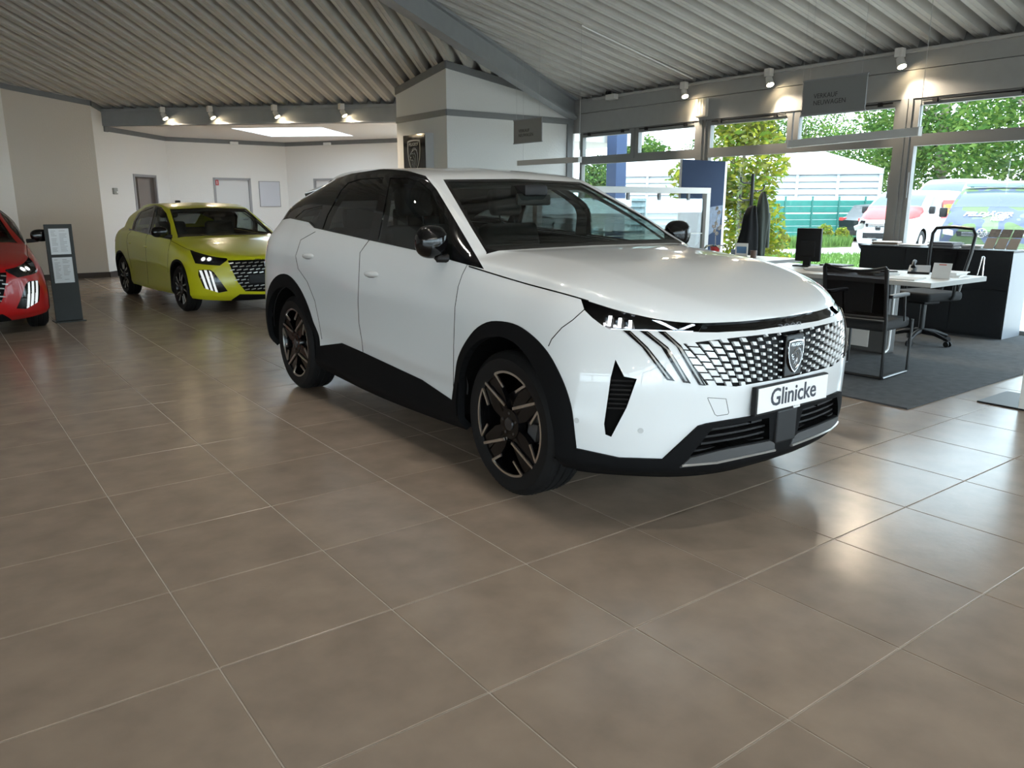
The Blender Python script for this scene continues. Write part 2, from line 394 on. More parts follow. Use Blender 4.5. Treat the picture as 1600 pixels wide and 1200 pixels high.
# --- doors
M_DOOR = mat('white door leaf', (.70, .68, .66), rough=.5); M_DOORFR = mat('grey door frame', (.33, .32, .32), rough=.5)
M_WOOD = mat('brown wood', (.22, .13, .08), rough=.45, noise=.2, nscale=12)
def door(name, p0, p1, d0, d1, zt_, leaf, panel=None):
    p0 = np.array(p0, float); p1 = np.array(p1, float); d = (p1-p0)/np.linalg.norm(p1-p0); n = np.array([-d[1], d[0]])
    def q(a, off, z): return (*(p0+d*a+n*off), z)
    root = empty(name, (0, 0, 0), kind='structure')
    m = MB()
    def bx(m, a, b_, o0, o1, z0, z1): m.add([q(a, o0, z0), q(b_, o0, z0), q(b_, o1, z0), q(a, o1, z0), q(a, o0, z1), q(b_, o0, z1), q(b_, o1, z1), q(a, o1, z1)], [(0, 1, 2, 3), (4, 5, 6, 7), (0, 1, 5, 4), (1, 2, 6, 5), (2, 3, 7, 6), (3, 0, 4, 7)])
    bx(m, d0, d0+.05, -.015, .10, 0, zt_); bx(m, d1-.05, d1, -.015, .10, 0, zt_); bx(m, d0, d1, -.015, .10, zt_-.05, zt_)
    m.build('door_frame', M_DOORFR, root)
    m = MB(); bx(m, d0+.05, d1-.05, .03, .07, 0, zt_-.05); lf = m.build('door_leaf', leaf, root)
    m = MB(); h = q(d1-.12, .0, 1.0); h2 = q(d1-.25, .0, 1.0); m.tube([q(d1-.12, .03, 1.0), h, h2], .01); m.build('door_handle', M_STEEL, root)
    if panel:
        for (a, b_, za, zb, mm, nm) in panel:
            m = MB(); bx(m, a, b_, .02, .035, za, zb); m.build(nm, mm, root)
    return root
M_TANGLASS = mat('frosted tan door glass', (.20, .165, .145), rough=.25)
door('door_1', W1, W2, 1.28, 2.25, 1.96, mat('dark brown door', (.075, .055, .045), rough=.4), [(1.48, 1.98, .9, 1.88, M_TANGLASS, 'door_glass'), (1.52, 1.86, .2, .9, M_WOOD, 'door_panel')])
door('door_2', W2, W3, .97, 1.85, 1.95, M_DOOR)
door('door_3', W3, W4, .80, 1.65, 1.95, M_DOOR)
# --- window wall
def window_wall(prefix, first, y_posts, fn, closed_lo=.1, mull=True):
    """fn(u, n, z): u along the wall, n outwards; posts at u = y_posts"""
    def bx(m, u0, u1, n0, n1, z0, z1): m.add([fn(u0, n0, z0), fn(u1, n0, z0), fn(u1, n1, z0), fn(u0, n1, z0), fn(u0, n0, z1), fn(u1, n0, z1), fn(u1, n1, z1), fn(u0, n1, z1)], [(0, 1, 2, 3), (4, 5, 6, 7), (0, 1, 5, 4), (1, 2, 6, 5), (2, 3, 7, 6), (3, 0, 4, 7)])
    n = first
    for a, b_ in zip(y_posts[:-1], y_posts[1:]):
        root = empty('window_%d' % n, (0, 0, 0), kind='structure'); n += 1
        m = MB(); bx(m, a-.07, a+.07, -.04, .12, 0, 2.56); bx(m, a-.018, a+.018, -.055, -.04, 0, 2.56); m.build('post', M_FRAME, root)
        lo, hi = a+.07, b_-.07
        def frame(nm, u0, u1, z0, z1, w, n0=-.02, n1=.06):
            m = MB(); bx(m, u0, u0+w, n0, n1, z0, z1); bx(m, u1-w, u1, n0, n1, z0, z1); bx(m, u0+w, u1-w, n0, n1, z0, z0+w); bx(m, u0+w, u1-w, n0, n1, z1-w, z1)
            f = m.build(nm, M_FRAME, root)
            m = MB(); bx(m, u0+w, u1-w, .015, .025, z0+w, z1-w); m.build('pane', M_PANE, f)
            return f
        mid = (lo+hi)/2
        ups = [(lo, mid-.012), (mid+.012, hi)] if mull else [(lo, hi)]
        for u0, u1 in ups:
            f = frame('upper_sash', u0, u1, 2.09, 2.555, .075)
            if mull:
                m = MB()
                m.tube([fn(u0+.1, -.035, 2.53), fn(u1-.1, -.035, 2.53)], .008, 6)
                for uu in (u0+.25, u1-.25): bx(m, uu-.025, uu+.025, -.05, -.02, 2.50, 2.545)
                m.build('sash_hinge', M_BLACK, f)
        frame('lower_frame', lo, hi, .0, 2.09, .055)
        m = MB()
        for uu in (lo+.045, hi-.045): m.tube([fn(uu, -.05, 1.45), fn(uu, -.055, 1.62), fn(uu, -.05, 1.74)], .009, 6)
        m.build('handle', M_FRAME, root)
    return n
fnE = lambda u, n, z: (XW+n, u, z)
nwin = window_wall('window', 2, [-6.3, -3.3, -.33, 2.64, 5.64, 8.40], fnE)
hb = MB()
hb.box((XW-.03, -8.4, 2.56), (XW+.14, YC, 2.868)); hb.box((XW-.045, -8.4, 2.874), (XW+.14, YC, 3.05))
hb.box((XW-.05, -8.4, 3.05), (XW+.14, YC, 3.10))
hb.build('wall_right', M_PANEL, kind='structure')
MB().box((XW-.10, -8.3, 3.055), (XW-.05, 7.95, 3.085)).build('trim_6', mat('pale track rail', (.42, .41, .39), rough=.4), kind='structure')
# glazed sides behind the camera and to its left, same bays (out of view)
def fn_line(p0, p1):
    p0 = np.array(p0, float); p1 = np.array(p1, float); d = (p1-p0)/np.linalg.norm(p1-p0); nn = np.array([d[1], -d[0]])
    return lambda u, n, z: (*(p0+d*u+nn*n), z)
nwin = window_wall('window', nwin, [0, 3, 6, 9, 12, 15], fn_line((-7.2, -8.3), (8.8, -8.3)), mull=False)
nwin = window_wall('window', nwin, [0, 3.3, 6.6, 9.9], fn_line((-14.0, -1.0), (-7.2, -8.3)), mull=False)
wall('wall_left', (-14.0, -1.0), (-14.0, 10.6), 0, 3.4, M_PLASTER)  # unseen side built solid, not glazed, to cut light on the car's flank
hs = MB()
for p0, p1 in (((-7.2, -8.3), (8.8, -8.3)), ((-14.0, -1.0), (-7.2, -8.3)), ((-14.0, 10.6), (-14.0, -1.0))): strip(hs, p0, p1, 2.56, 3.35, 2.56, 3.35, .12)
hs.build('wall_front', M_PANEL, kind='structure')
# --- carpet under the desks (resting on the tiles)
MB().box((4.77, .30, .0005), (XW-.05, 7.6, .012)).build('office_carpet', M_CARPET, label='dark grey office carpet laid on the tiles under the desks', cat='carpet')

# ------------------------------------------------------------------ car bodies: lofted shell, cut into panels
def pchip(x, y, xq):
    x = np.asarray(x, float); y = np.asarray(y, float); xq = np.asarray(xq, float)
    if y.ndim == 1: return pchip(x, y[:, None], xq)[..., 0]
    h = np.diff(x); d = np.diff(y, axis=0)/h[:, None]; m = np.zeros_like(y)
    w1 = (2*h[1:]+h[:-1])[:, None]; w2 = (h[1:]+2*h[:-1])[:, None]
    with np.errstate(divide='ignore', invalid='ignore'): hm = (w1+w2)/(w1/d[:-1]+w2/d[1:])
    m[1:-1] = np.where(d[:-1]*d[1:] > 0, hm, 0); m[0] = d[0]; m[-1] = d[-1]
    i = np.clip(np.searchsorted(x, xq, side='right')-1, 0, len(x)-2)
    t = ((xq-x[i])/h[i])[..., None]; H = h[i][..., None]
    return (1+2*t)*(1-t)**2*y[i]+t*(1-t)**2*H*m[i]+t*t*(3-2*t)*y[i+1]+t*t*(t-1)*H*m[i+1]
def crom(x, y, xq):
    x = np.asarray(x, float); y = np.asarray(y, float); xq = np.asarray(xq, float)
    h = np.diff(x); d = np.diff(y, axis=0)/h[:, None]
    m = np.empty_like(y); m[0] = d[0]; m[-1] = d[-1]
    m[1:-1] = (d[:-1]*h[1:, None]+d[1:]*h[:-1, None])/(h[1:]+h[:-1])[:, None]
    i = np.clip(np.searchsorted(x, xq, side='right')-1, 0, len(x)-2)
    t = ((xq-x[i])/h[i])[..., None]; H = h[i][..., None]
    return (1+2*t)*(1-t)**2*y[i]+t*(1-t)**2*H*m[i]+t*t*(3-2*t)*y[i+1]+t*t*(t-1)*H*m[i+1]
class Shell:
    """half body (w >= 0) in car coordinates: s rearwards, w to the near side, z up.
    levels: curves round the car from front centre to rear centre, bottom to shoulder; cap: hood, glasshouse and roof above the shoulder"""
    def __init__(S, levels, cap, origin, angle, step=.03, nl=9, nv=10):
        S.O = np.array(origin, float); S.R = np.array([[math.cos(angle), -math.sin(angle), 0], [math.sin(angle), math.cos(angle), 0], [0, 0, 1]])
        L = np.array(levels, float); nk = L.shape[1]; ref = L[len(L)//2]
        ch = np.r_[0, np.cumsum(np.linalg.norm(np.diff(ref[:, :2], axis=0), axis=1))]
        ts = []
        for k in range(nk-1):
            n = max(5, int(np.ceil((ch[k+1]-ch[k])/step))); ts.append(np.linspace(ch[k], ch[k+1], n, endpoint=False))
        ts = np.r_[np.concatenate(ts), ch[-1]]
        cu = np.stack([crom(ch, q, ts) for q in L]); cu[:, :, 1] = np.maximum(cu[:, :, 1], 0)
        lv = np.linspace(0, len(L)-1, (len(L)-1)*nl+1)
        ring = np.stack([pchip(np.arange(len(L)), cu[:, j], lv) for j in range(len(ts))], 1)
        G = cu[-1]; s = G[:, 0]; c = np.array(cap['c']); sc = np.clip(s, c[0, 0], c[-1, 0])
        zc = pchip(c[:, 0], c[:, 1], sc); vq = np.linspace(0, 4, 4*nv+1)
        rr = {k: pchip(np.array(cap[k])[:, 0], np.array(cap[k])[:, 1:], sc) for k in ('r1', 'r2', 'r3')}
        rows = []
        for j in range(len(ts)):
            zg, wg = G[j, 2], G[j, 1]; dz = max(zc[j]-zg, 0)
            P = np.array([(wg, zg)]+[(wg*rr[k][j, 0], zg+dz*rr[k][j, 1]) for k in ('r1', 'r2', 'r3')]+[(0, zg+dz)])
            rows.append(np.c_[np.full(len(vq), s[j]), crom(np.arange(5.), P, vq)])
        capg = np.stack(rows, 1); S.G = G; S.ring = ring; S.capg = capg
        V = []; N = []; S.F = []; S.lab = []; S.grid = []
        for gi, g in enumerate((ring, capg)):
            a, b = g.shape[:2]; off = sum(len(v) for v in V)
            n = np.cross(np.gradient(g, axis=1), np.gradient(g, axis=0)); n /= np.maximum(np.linalg.norm(n, axis=2, keepdims=True), 1e-9)
            if gi == 0:
                n[:, 0] *= [1, 0, 1]; n[:, -1] *= [1, 0, 1]
                if n[a//2, b//2, 1] < 0: n = -n
            else:
                n[-1] *= [1, 0, 1]
                if n[-1, b//2, 2] < 0: n = -n
                bad = np.linalg.norm(n, axis=2) < .5; n[bad] = [-.3, 0, 1]
            n /= np.maximum(np.linalg.norm(n, axis=2, keepdims=True), 1e-9)
            V.append(g.reshape(-1, 3)); N.append(n.reshape(-1, 3))
            ii = np.arange(a*b).reshape(a, b)+off
            q = np.stack([ii[:-1, :-1], ii[:-1, 1:], ii[1:, 1:], ii[1:, :-1]], -1).reshape(-1, 4)
            S.F += q.tolist(); S.lab += ['body']*len(q); S.grid += [gi]*len(q)
        S.V = np.concatenate(V); S.N = np.concatenate(N)
        S.bvh = BVHTree.FromPolygons([tuple(v) for v in S.V], S.F)
    def world(S, P): return S.O+np.atleast_2d(P) @ S.R.T
    def local(S, W): return (np.atleast_2d(W)-S.O) @ S.R
    def pw(S, x, y, w):
        """pixel onto the plane at lateral offset w -> car coordinates"""
        n = S.R[:, 1]; P = onplane(x, y, S.O+n*w, n); return S.local(P)[0]
    def hit(S, x, y):
        """pixel onto the shell"""
        d = S.R.T @ ray(x, y); o = S.local(CAM)[0]
        h = S.bvh.ray_cast(Vector(o), Vector(d).normalized())
        return (np.array(h[0]), np.array(h[1])) if h[0] is not None else (None, None)
    def cut(S, poly, lab, allow=('body',), mode='px', grid=None, cond=None):
        poly = np.array(poly, float); k = len(poly)
        if mode == 'px':
            W = S.world(S.V); q = project(W); P2 = q[:, :2]; face_ok = ((CAM-W)*(S.N @ S.R.T)).sum(1) > -.02
            def dist(e): # signed distance to the plane through the camera and edge e
                n = np.cross(ray(*poly[e]), ray(*poly[(e+1) % k])); n = S.R.T @ n; c = S.local(CAM)[0]
                return n/np.linalg.norm(n), c
        else:
            ax = {'side': (0, 2), 'front': (1, 2), 'top': (0, 1)}[mode]; P2 = S.V[:, ax]; face_ok = np.ones(len(S.V), bool)
            def dist(e):
                a, b = poly[e], poly[(e+1) % k]; n = np.zeros(3); n[ax[0]] = -(b-a)[1]; n[ax[1]] = (b-a)[0]; n /= max(np.linalg.norm(n), 1e-9)
                c = np.zeros(3); c[ax[0]] = a[0]; c[ax[1]] = a[1]; return n, c
        flat = np.concatenate([np.array(f) for f in S.F]); ln = np.array([len(f) for f in S.F]); off = np.r_[0, np.cumsum(ln)[:-1]]
        mn = np.minimum.reduceat(P2[flat], off); mx = np.maximum.reduceat(P2[flat], off)
        lo, hi = poly.min(0), poly.max(0)
        sel = np.where((mx[:, 0] >= lo[0]) & (mn[:, 0] <= hi[0]) & (mx[:, 1] >= lo[1]) & (mn[:, 1] <= hi[1]))[0]
        cache = {}; newV = []; newN = []; nV = len(S.V); out = []; drop = set()
        planes = [dist(e) for e in range(k)]
        def coord(i): return S.V[i] if i < nV else newV[i-nV]
        def inside(p):
            r = False; j = k-1
            for i in range(k):
                if (poly[i, 1] > p[1]) != (poly[j, 1] > p[1]) and p[0] < (poly[j, 0]-poly[i, 0])*(p[1]-poly[i, 1])/(poly[j, 1]-poly[i, 1])+poly[i, 0]: r = not r
                j = i
            return r
        def c2(ids):
            c = np.mean([coord(i) for i in ids], axis=0)
            if mode == 'px': return project(S.world(c))[0, :2]
            return c[list(ax)]
        for fi in sel:
            if S.lab[fi] not in allow or (grid is not None and S.grid[fi] != grid): continue
            f = S.F[fi]
            if not face_ok[f].any(): continue
            if cond is not None and not cond(np.mean(S.V[f], axis=0), S.N[f[0]]): continue
            pieces = [f]; a0, a1 = mn[fi], mx[fi]; touched = False
            for e in range(k):
                p, q = poly[e], poly[(e+1) % k]
                if max(p[0], q[0]) < a0[0] or min(p[0], q[0]) > a1[0] or max(p[1], q[1]) < a0[1] or min(p[1], q[1]) > a1[1]: continue
                n, c = planes[e]; res = []
                for pc in pieces:
                    d = [float(n @ (coord(i)-c)) for i in pc]
                    if min(d) > -1e-5 or max(d) < 1e-5: res.append(pc); continue
                    A = []; B = []
                    for x in range(len(pc)):
                        i, j = pc[x], pc[(x+1) % len(pc)]; di, dj = d[x], d[(x+1) % len(pc)]
                        if di >= 0: A.append(i)
                        if di <= 0: B.append(i)
                        if di*dj < 0:
                            key = (min(i, j), max(i, j), e)
                            if key not in cache:
                                t = di/(di-dj); ni = S.N[i] if i < nV else newN[i-nV]; nj = S.N[j] if j < nV else newN[j-nV]
                                newV.append(coord(i)*(1-t)+coord(j)*t); nn = ni*(1-t)+nj*t; newN.append(nn/max(np.linalg.norm(nn), 1e-9)); cache[key] = nV+len(newV)-1
                            A.append(cache[key]); B.append(cache[key])
                    for r_ in (A, B):
                        if len(r_) >= 3: res.append(r_)
                    touched = True
                pieces = res
            if not touched:
                if inside(c2(f)): S.lab[fi] = lab
            else:
                drop.add(fi)
                for pc in pieces: out.append((pc, lab if inside(c2(pc)) else S.lab[fi], S.grid[fi]))
        if newV: S.V = np.r_[S.V, np.array(newV)]; S.N = np.r_[S.N, np.array(newN)]
        keep = [i for i in range(len(S.F)) if i not in drop]
        S.F = [S.F[i] for i in keep]+[o[0] for o in out]; S.lab = [S.lab[i] for i in keep]+[o[1] for o in out]; S.grid = [S.grid[i] for i in keep]+[o[2] for o in out]
    def part(S, name, lab, m, parent, off=0.0, skirt=None, both=True, cond=None, sides=(1, -1), flip=False, label=None, join=True, weld=False):
        """mesh of every face with this label, moved off along its normal; skirt = depth its edge reaches down to"""
        labs = (lab,) if isinstance(lab, str) else lab
        fs = [f for f, l in zip(S.F, S.lab) if l in labs]
        if cond is not None: fs = [f for f in fs if cond(np.mean(S.V[f], axis=0))]
        if not fs: return None
        used = []; mp = {}; pos = {}
        gl = {i: g for f, g in zip(S.F, S.grid) for i in f} if False else None
        for f in fs:
            for i in f:
                if i in mp: continue
                kx = tuple(np.round(S.V[i], 5)) if weld else (*np.round(S.V[i], 5), *np.round(S.N[i], 1))
                if kx not in pos: pos[kx] = len(used); used.append(i)
                mp[i] = pos[kx]
        V0 = S.V[used]; N0 = S.N[used]; P = V0+N0*off; nrm = [tuple(n) for n in N0]; verts = [tuple(p) for p in P]; faces = []
        for f in fs:
            g_ = [mp[i] for i in f]; g_ = [v for k_, v in enumerate(g_) if v != g_[k_-1]]
            if len(set(g_)) < 3: continue
            g_ = list(dict.fromkeys(g_)); p_ = V0[g_]; gn = np.cross(p_-p_[0], np.roll(p_, -1, 0)-p_[0]).sum(0)
            faces.append(g_ if gn @ N0[g_].sum(0) >= 0 else g_[::-1])
        if skirt is not None:
            # boundary edges by rounded position (cracks between cut pieces do not count)
            key = {}; rk = [tuple(np.round(p, 5)) for p in V0]
            cnt = {}
            for f in faces:
                for x in range(len(f)):
                    a, b = rk[f[x]], rk[f[(x+1) % len(f)]]
                    if a == b: continue
                    cnt.setdefault((min(a, b), max(a, b)), []).append((f[x], f[(x+1) % len(f)]))
            for e, us in cnt.items():
                if len(us) != 1: continue
                a, b = us[0]
                if V0[a][1] < 1e-4 and V0[b][1] < 1e-4: continue
                A, B = P[a], P[b]; A2 = V0[a]+N0[a]*skirt; B2 = V0[b]+N0[b]*skirt
                n = np.cross(A2-A, B2-A); ln_ = np.linalg.norm(n)
                if ln_ < 1e-12: continue
                n = n/ln_
                o = len(verts); verts += [tuple(A), tuple(B), tuple(B2), tuple(A2)]; nrm += [tuple(n)]*4; faces.append([o, o+3, o+2, o+1])
        objs = []
        allv, allf, alln = [], [], []
        for sg in sides:
            o = len(allv); allv += [(v[0], v[1]*sg, v[2]) for v in verts]; fl = -1 if flip else 1; alln += [(fl*n[0], fl*n[1]*sg, fl*n[2]) for n in nrm]
            allf += [[i+o for i in (f if (sg > 0) != flip else f[::-1])] for f in faces]
            if not join or sg == sides[-1]:
                me = bpy.data.meshes.new(name); me.from_pydata(allv, [], allf); me.update()
                me.polygons.foreach_set('use_smooth', [True]*len(me.polygons))
                me.normals_split_custom_set_from_vertices(alln)
                ob = link_mesh(name, me, m, parent); objs.append(ob); allv, allf, alln = [], [], []
                if label: ob['label'] = label
        return objs[0] if join else objs
    def seam(S, px, r=.0022, n=None, mirror=True):
        """pixel polyline laid on the shell -> list of 3D paths (near side and mirrored)"""
        P = []
        for a, b in zip(px[:-1], px[1:]):
            k = max(2, int(np.hypot(b[0]-a[0], b[1]-a[1])/5))
            for t in np.linspace(0, 1, k, endpoint=False): P.append((a[0]+(b[0]-a[0])*t, a[1]+(b[1]-a[1])*t))
        P.append(px[-1]); Q = [S.hit(*p)[0] for p in P]; Q = [q for q in Q if q is not None]
        return Q
def zoomed(pts, ox, oy, sc): return [(ox+x/sc, oy+y/sc) for x, y in pts]
def smooth_poly(pts, i0, i1, k=4):
    """rounds the run of points i0..i1 of a polygon with a spline"""
    P = np.array(pts, float); run = P[i0:i1+1]; x = np.r_[0, np.cumsum(np.linalg.norm(np.diff(run, axis=0), axis=1))]
    q = crom(x, run, np.linspace(0, x[-1], (len(run)-1)*k+1)); return [tuple(p) for p in P[:i0]]+[tuple(p) for p in q]+[tuple(p) for p in P[i1+1:]]
def circle(c, r, n=40, a0=0): return [(c[0]+r*math.cos(a0+2*math.pi*i/n), c[1]+r*math.sin(a0+2*math.pi*i/n)) for i in range(n)]
def mirror_w(path): return [(p[0], -p[1], p[2]) for p in path]
M_TYRE = mat('black tyre rubber', (.008, .008, .0085), rough=.65, spec=.2)
M_RIM = mat('gloss black rim', (.003, .003, .0035), rough=.15, spec=.3)
M_ALU = mat('machined aluminium', (.62, .60, .57), rough=.28, metal=1.0)
M_CHROME = mat('chrome', (.75, .76, .78), rough=.08, metal=1.0)
M_PIANO = mat('gloss black trim', (.003, .003, .0035), rough=.07, spec=.42)
M_CLAD = mat('matt dark cladding', (.006, .0063, .007), rough=.65, spec=.08)
M_DARK = mat('dark void', (.003, .003, .003), rough=.8, spec=.08)
M_INTER = mat('black cabin fabric', (.012, .012, .013), rough=.85)
M_INTER2 = mat('dark grey cabin lining', (.03, .03, .032), rough=.9)
M_LAMPGLASS = glass_mat('clear lamp cover', (.97, .98, 1.0), 1.0)
M_TINT = glass_mat('tinted privacy glass', (.16, .165, .165), 1.0, base=.06)
M_SIDEGLASS = glass_mat('green tinted side glass', (.42, .47, .45), 1.0, base=.06)
M_WSGLASS = glass_mat('windscreen glass', (.62, .70, .67), 1.0, base=.05)
M_DISC = mat('brake disc steel', (.35, .35, .36), rough=.35, metal=1.0)
M_LED = mat('white led', (.9, .95, 1.0), rough=.3, emit=.7)
M_RED = mat('red lamp lens', (.25, .01, .012), rough=.15, coat=1)
def tyre_mesh(R, rim, wd, n=72):
    """lathe about the w axis, outer face at h = 0, inner at h = -wd; tread grooves cut into the crown"""
    pr = [(rim-.012, -.012), (rim+.004, -.004), (rim+.03, .0), (rim+(R-rim)*.62, .002), (R-.022, -.010), (R-.008, -.022), (R-.002, -.032)]
    g = [.055, .06, .064, .068, .10, .104, .110, .114, .15, .154, .160, .164]
    for k in range(0, len(g), 4): pr += [(R, -g[k]), (R-.007, -g[k+1]), (R-.007, -g[k+2]), (R, -g[k+3])]
    pr += [(R-.002, -wd+.032), (R-.008, -wd+.022), (R-.022, -wd+.01), (rim+.03, -wd), (rim-.01, -wd+.01)]
    m = MB(); m.lathe(pr, n, axis='y')
    for i in range(n):      # shoulder blocks
        a = 2*math.pi*(i+.25)/n
        for s0, s1 in ((-.020, -.052), (-wd+.020, -wd+.052)):
            q = []
            for da, hh, rr in ((-.012, s0, R-.008), (.012, s0, R-.008), (.026 if s0 > -.1 else .0, s1, R+.0015), (.002 if s0 > -.1 else -.024, s1, R+.0015)):
                q.append((rr*math.cos(a+da), hh, rr*math.sin(a+da)))
            q2 = [(p[0]*(1-.010/R), p[1], p[2]*(1-.010/R)) for p in q]
            m.add(q+q2, [(0, 1, 2, 3), (0, 4, 5, 1), (1, 5, 6, 2), (2, 6, 7, 3), (3, 7, 4, 0)])
    return m
def wheel(car, s, w, R, rim, wd, rot, style, side):
    """wheel with its outer face at lateral w; side = +1 near side, -1 far side. angles: 0 = car front, 90 = up"""
    t = tyre_mesh(R, rim, wd); v = [(s+x, side*(w+h), R+z) for x, h, z in t.v]; m = MB(); m.add(v, t.f)
    ty = m.build('wheel', M_TYRE, car, smooth=35)
    def pol(r, a, h): a = math.radians(a+rot); return (s-r*math.cos(a), side*(w+h), R+r*math.sin(a))
    m = MB()
    pr = [(rim+.006, -.012), (rim-.002, -.010), (rim-.012, -.016), (rim-.022, -.05), (rim-.03, -.19), (.05, -.19)]
    k = len(pr); n = 64
    m.add([pol(r, 360*i/n, h) for i in range(n) for r, h in pr], [(i*k+q, ((i+1) % n)*k+q, ((i+1) % n)*k+q+1, i*k+q+1) for i in range(n) for q in range(k-1)])
    def slab(P, h0, h1):
        nn = len(P); m.add([pol(r, a, h1) for r, a in P]+[pol(r, a, h0) for r, a in P], [tuple(range(nn)), tuple(range(2*nn-1, nn-1, -1))]+[(i, (i+1) % nn, nn+(i+1) % nn, nn+i) for i in range(nn)])
    arms = [90*b+e*d for b in range(4) for e in (-1, 1) for d in (36,)] if style == 'suv' else [72*b+d for b in range(5) for d in (-13, 13)]
    for a in arms:
        if style == 'suv':
            sgn = 1 if (a % 90) < 45 else -1
            slab([(.05, a-26), (.05, a+26), (.13, a+14-sgn*5), (rim-.004, a+8), (rim-.004, a-8), (.13, a-14-sgn*5)], -.045, -.018)
        else:
            slab([(.05, a-20), (.05, a+20), (rim-.01, a+5), (rim-.01, a-5)], -.045, -.018)
    m.add([pol(.075, 360*i/20, -.014) for i in range(20)]+[pol(.085, 360*i/20, -.05) for i in range(20)], [tuple(range(20))]+[(i, (i+1) % 20, 20+(i+1) % 20, 20+i) for i in range(20)])
    m.build('rim', M_RIM, ty, smooth=30)
    def stripe(pts, wdt):
        m = MB()
        for (r0, a0), (r1, a1) in zip(pts[:-1], pts[1:]):
            p0 = np.array(pol(r0, a0, -.010)); p1 = np.array(pol(r1, a1, -.010)); d = p1-p0; d /= max(np.linalg.norm(d), 1e-9); nn = np.cross(d, [0, 1, 0])*wdt/2; hh = np.array([0, side*.004, 0])
            m.add([p0-nn+hh, p0+nn+hh, p1+nn+hh, p1-nn+hh, p0-nn*1.2-hh, p0+nn*1.2-hh, p1+nn*1.2-hh, p1-nn*1.2-hh], [(0, 1, 2, 3), (0, 4, 5, 1), (1, 5, 6, 2), (2, 6, 7, 3), (3, 7, 4, 0)])
        m.build('rim_inlay', M_ALU, ty)
    if style == 'suv':
        for b in range(4):
            c = 90*b-3
            stripe([(rim-.006, c+q) for q in range(-29, 30, 3)], .011)
            stripe([(rim-.004, c+29), (.182, c+16)], .012); stripe([(rim-.004, c-29), (.182, c-16)], .012)
            if b % 2: stripe([(rim-.004, c+52), (.092, c+20)], .013); stripe([(rim-.004, c-52), (.092, c-20)], .013)
    else:
        for b in range(5):
            c = 72*b; stripe([(rim-.01, c+9), (.10, c+18)], .009); stripe([(rim-.01, c-18), (.10, c-12)], .009)
    m = MB()
    n = 40; prd = [(.06, -.085), (.155, -.085), (.155, -.11), (.06, -.11)]; k = 4
    m.add([pol(r, 360*i/n, h) for i in range(n) for r, h in prd], [(i*k+q, ((i+1) % n)*k+q, ((i+1) % n)*k+q+1, i*k+q+1) for i in range(n) for q in range(3)])
    m.build('brake_disc', M_DISC, ty, smooth=30)
    if style == 'suv':
        m = MB(); P = [(.10, -18), (.165, -22), (.175, 8), (.105, 12)]; slab([(r, a-rot) for r, a in P], -.12, -.055); m.build('brake_caliper', mat('grey caliper', (.12, .12, .125), rough=.4, metal=.6), ty)
    m = MB()
    m.add([pol(.030, 360*i/16, -.008) for i in range(16)]+[pol(.033, 360*i/16, -.016) for i in range(16)], [tuple(range(16))]+[(i, (i+1) % 16, 16+(i+1) % 16, 16+i) for i in range(16)])
    for i in range(5): p0 = pol(.055, 72*i+20, -.012); p1 = pol(.055, 72*i+20, -.02); m.cyl(p0, p1, .008, n=8)
    m.build('hub_cap', mat('dark satin metal', (.08, .08, .085), rough=.3, metal=.8), ty, smooth=30)
    return ty
def shield_emblem(parent, name, c, xd, ud, h, m_rim, m_face, m_lion, letters=None, depth=.008):
    """shield crest with a maned head in profile; c centre, xd reading direction, ud up"""
    c = np.array(c, float); xd = np.array(xd, float); xd /= np.linalg.norm(xd); ud = np.array(ud, float); ud -= xd*(ud @ xd); ud /= np.linalg.norm(ud); nn = np.cross(xd, ud)
    P = lambda u, v, q: tuple(c+xd*u*h+ud*v*h+nn*q)
    out = [(-.36, .46), (-.2, .485), (0, .495), (.2, .485), (.36, .46), (.37, .2), (.34, -.02), (.26, -.22), (.14, -.39), (0, -.5), (-.14, -.39), (-.26, -.22), (-.34, -.02), (-.37, .2)]
    inn = [(u*.88, v*.9) for u, v in out]
    m = MB(); m.prism(out, 0, depth, P); root = m.build(name, m_rim, parent)
    m = MB(); m.prism(inn, depth, depth+.0015, P); m.build('emblem_field', m_face, root)
    m = MB()
    q = depth+.0025
    lines = [[(-.02, .20), (.08, .215), (.17, .17), (.22, .08), (.225, -.04), (.19, -.16), (.12, -.27), (.02, -.36)],
             [(-.02, .20), (-.12, .15), (-.2, .08), (-.235, .03), (-.2, .0), (-.14, .005), (-.17, -.03), (-.215, -.045), (-.17, -.075), (-.13, -.09), (-.10, -.06)],
             [(-.14, .09), (-.06, .11), (.0, .08)], [(.04, .12), (.11, .04), (.12, -.08), (.08, -.2), (.0, -.3)], [(-.02, .03), (.04, -.05), (.03, -.16), (-.04, -.26)], [(-.10, -.06), (-.04, -.10), (-.06, -.18), (-.1, -.22)], [(-.1, .2), (.0, .25), (.1, .24), (.2, .18)]]
    for l in lines: m.tube([P(u, v, q) for u, v in l], max(.011*h, .0006), 5)
    m.build('emblem_lion', m_lion, root)
    if letters: text_obj('emblem_lettering', letters, h*.125, P(0, .315, q), xd, ud, m_lion, root, .0006, 'CENTER', width=h*.56, bold=h*.002)
    return root
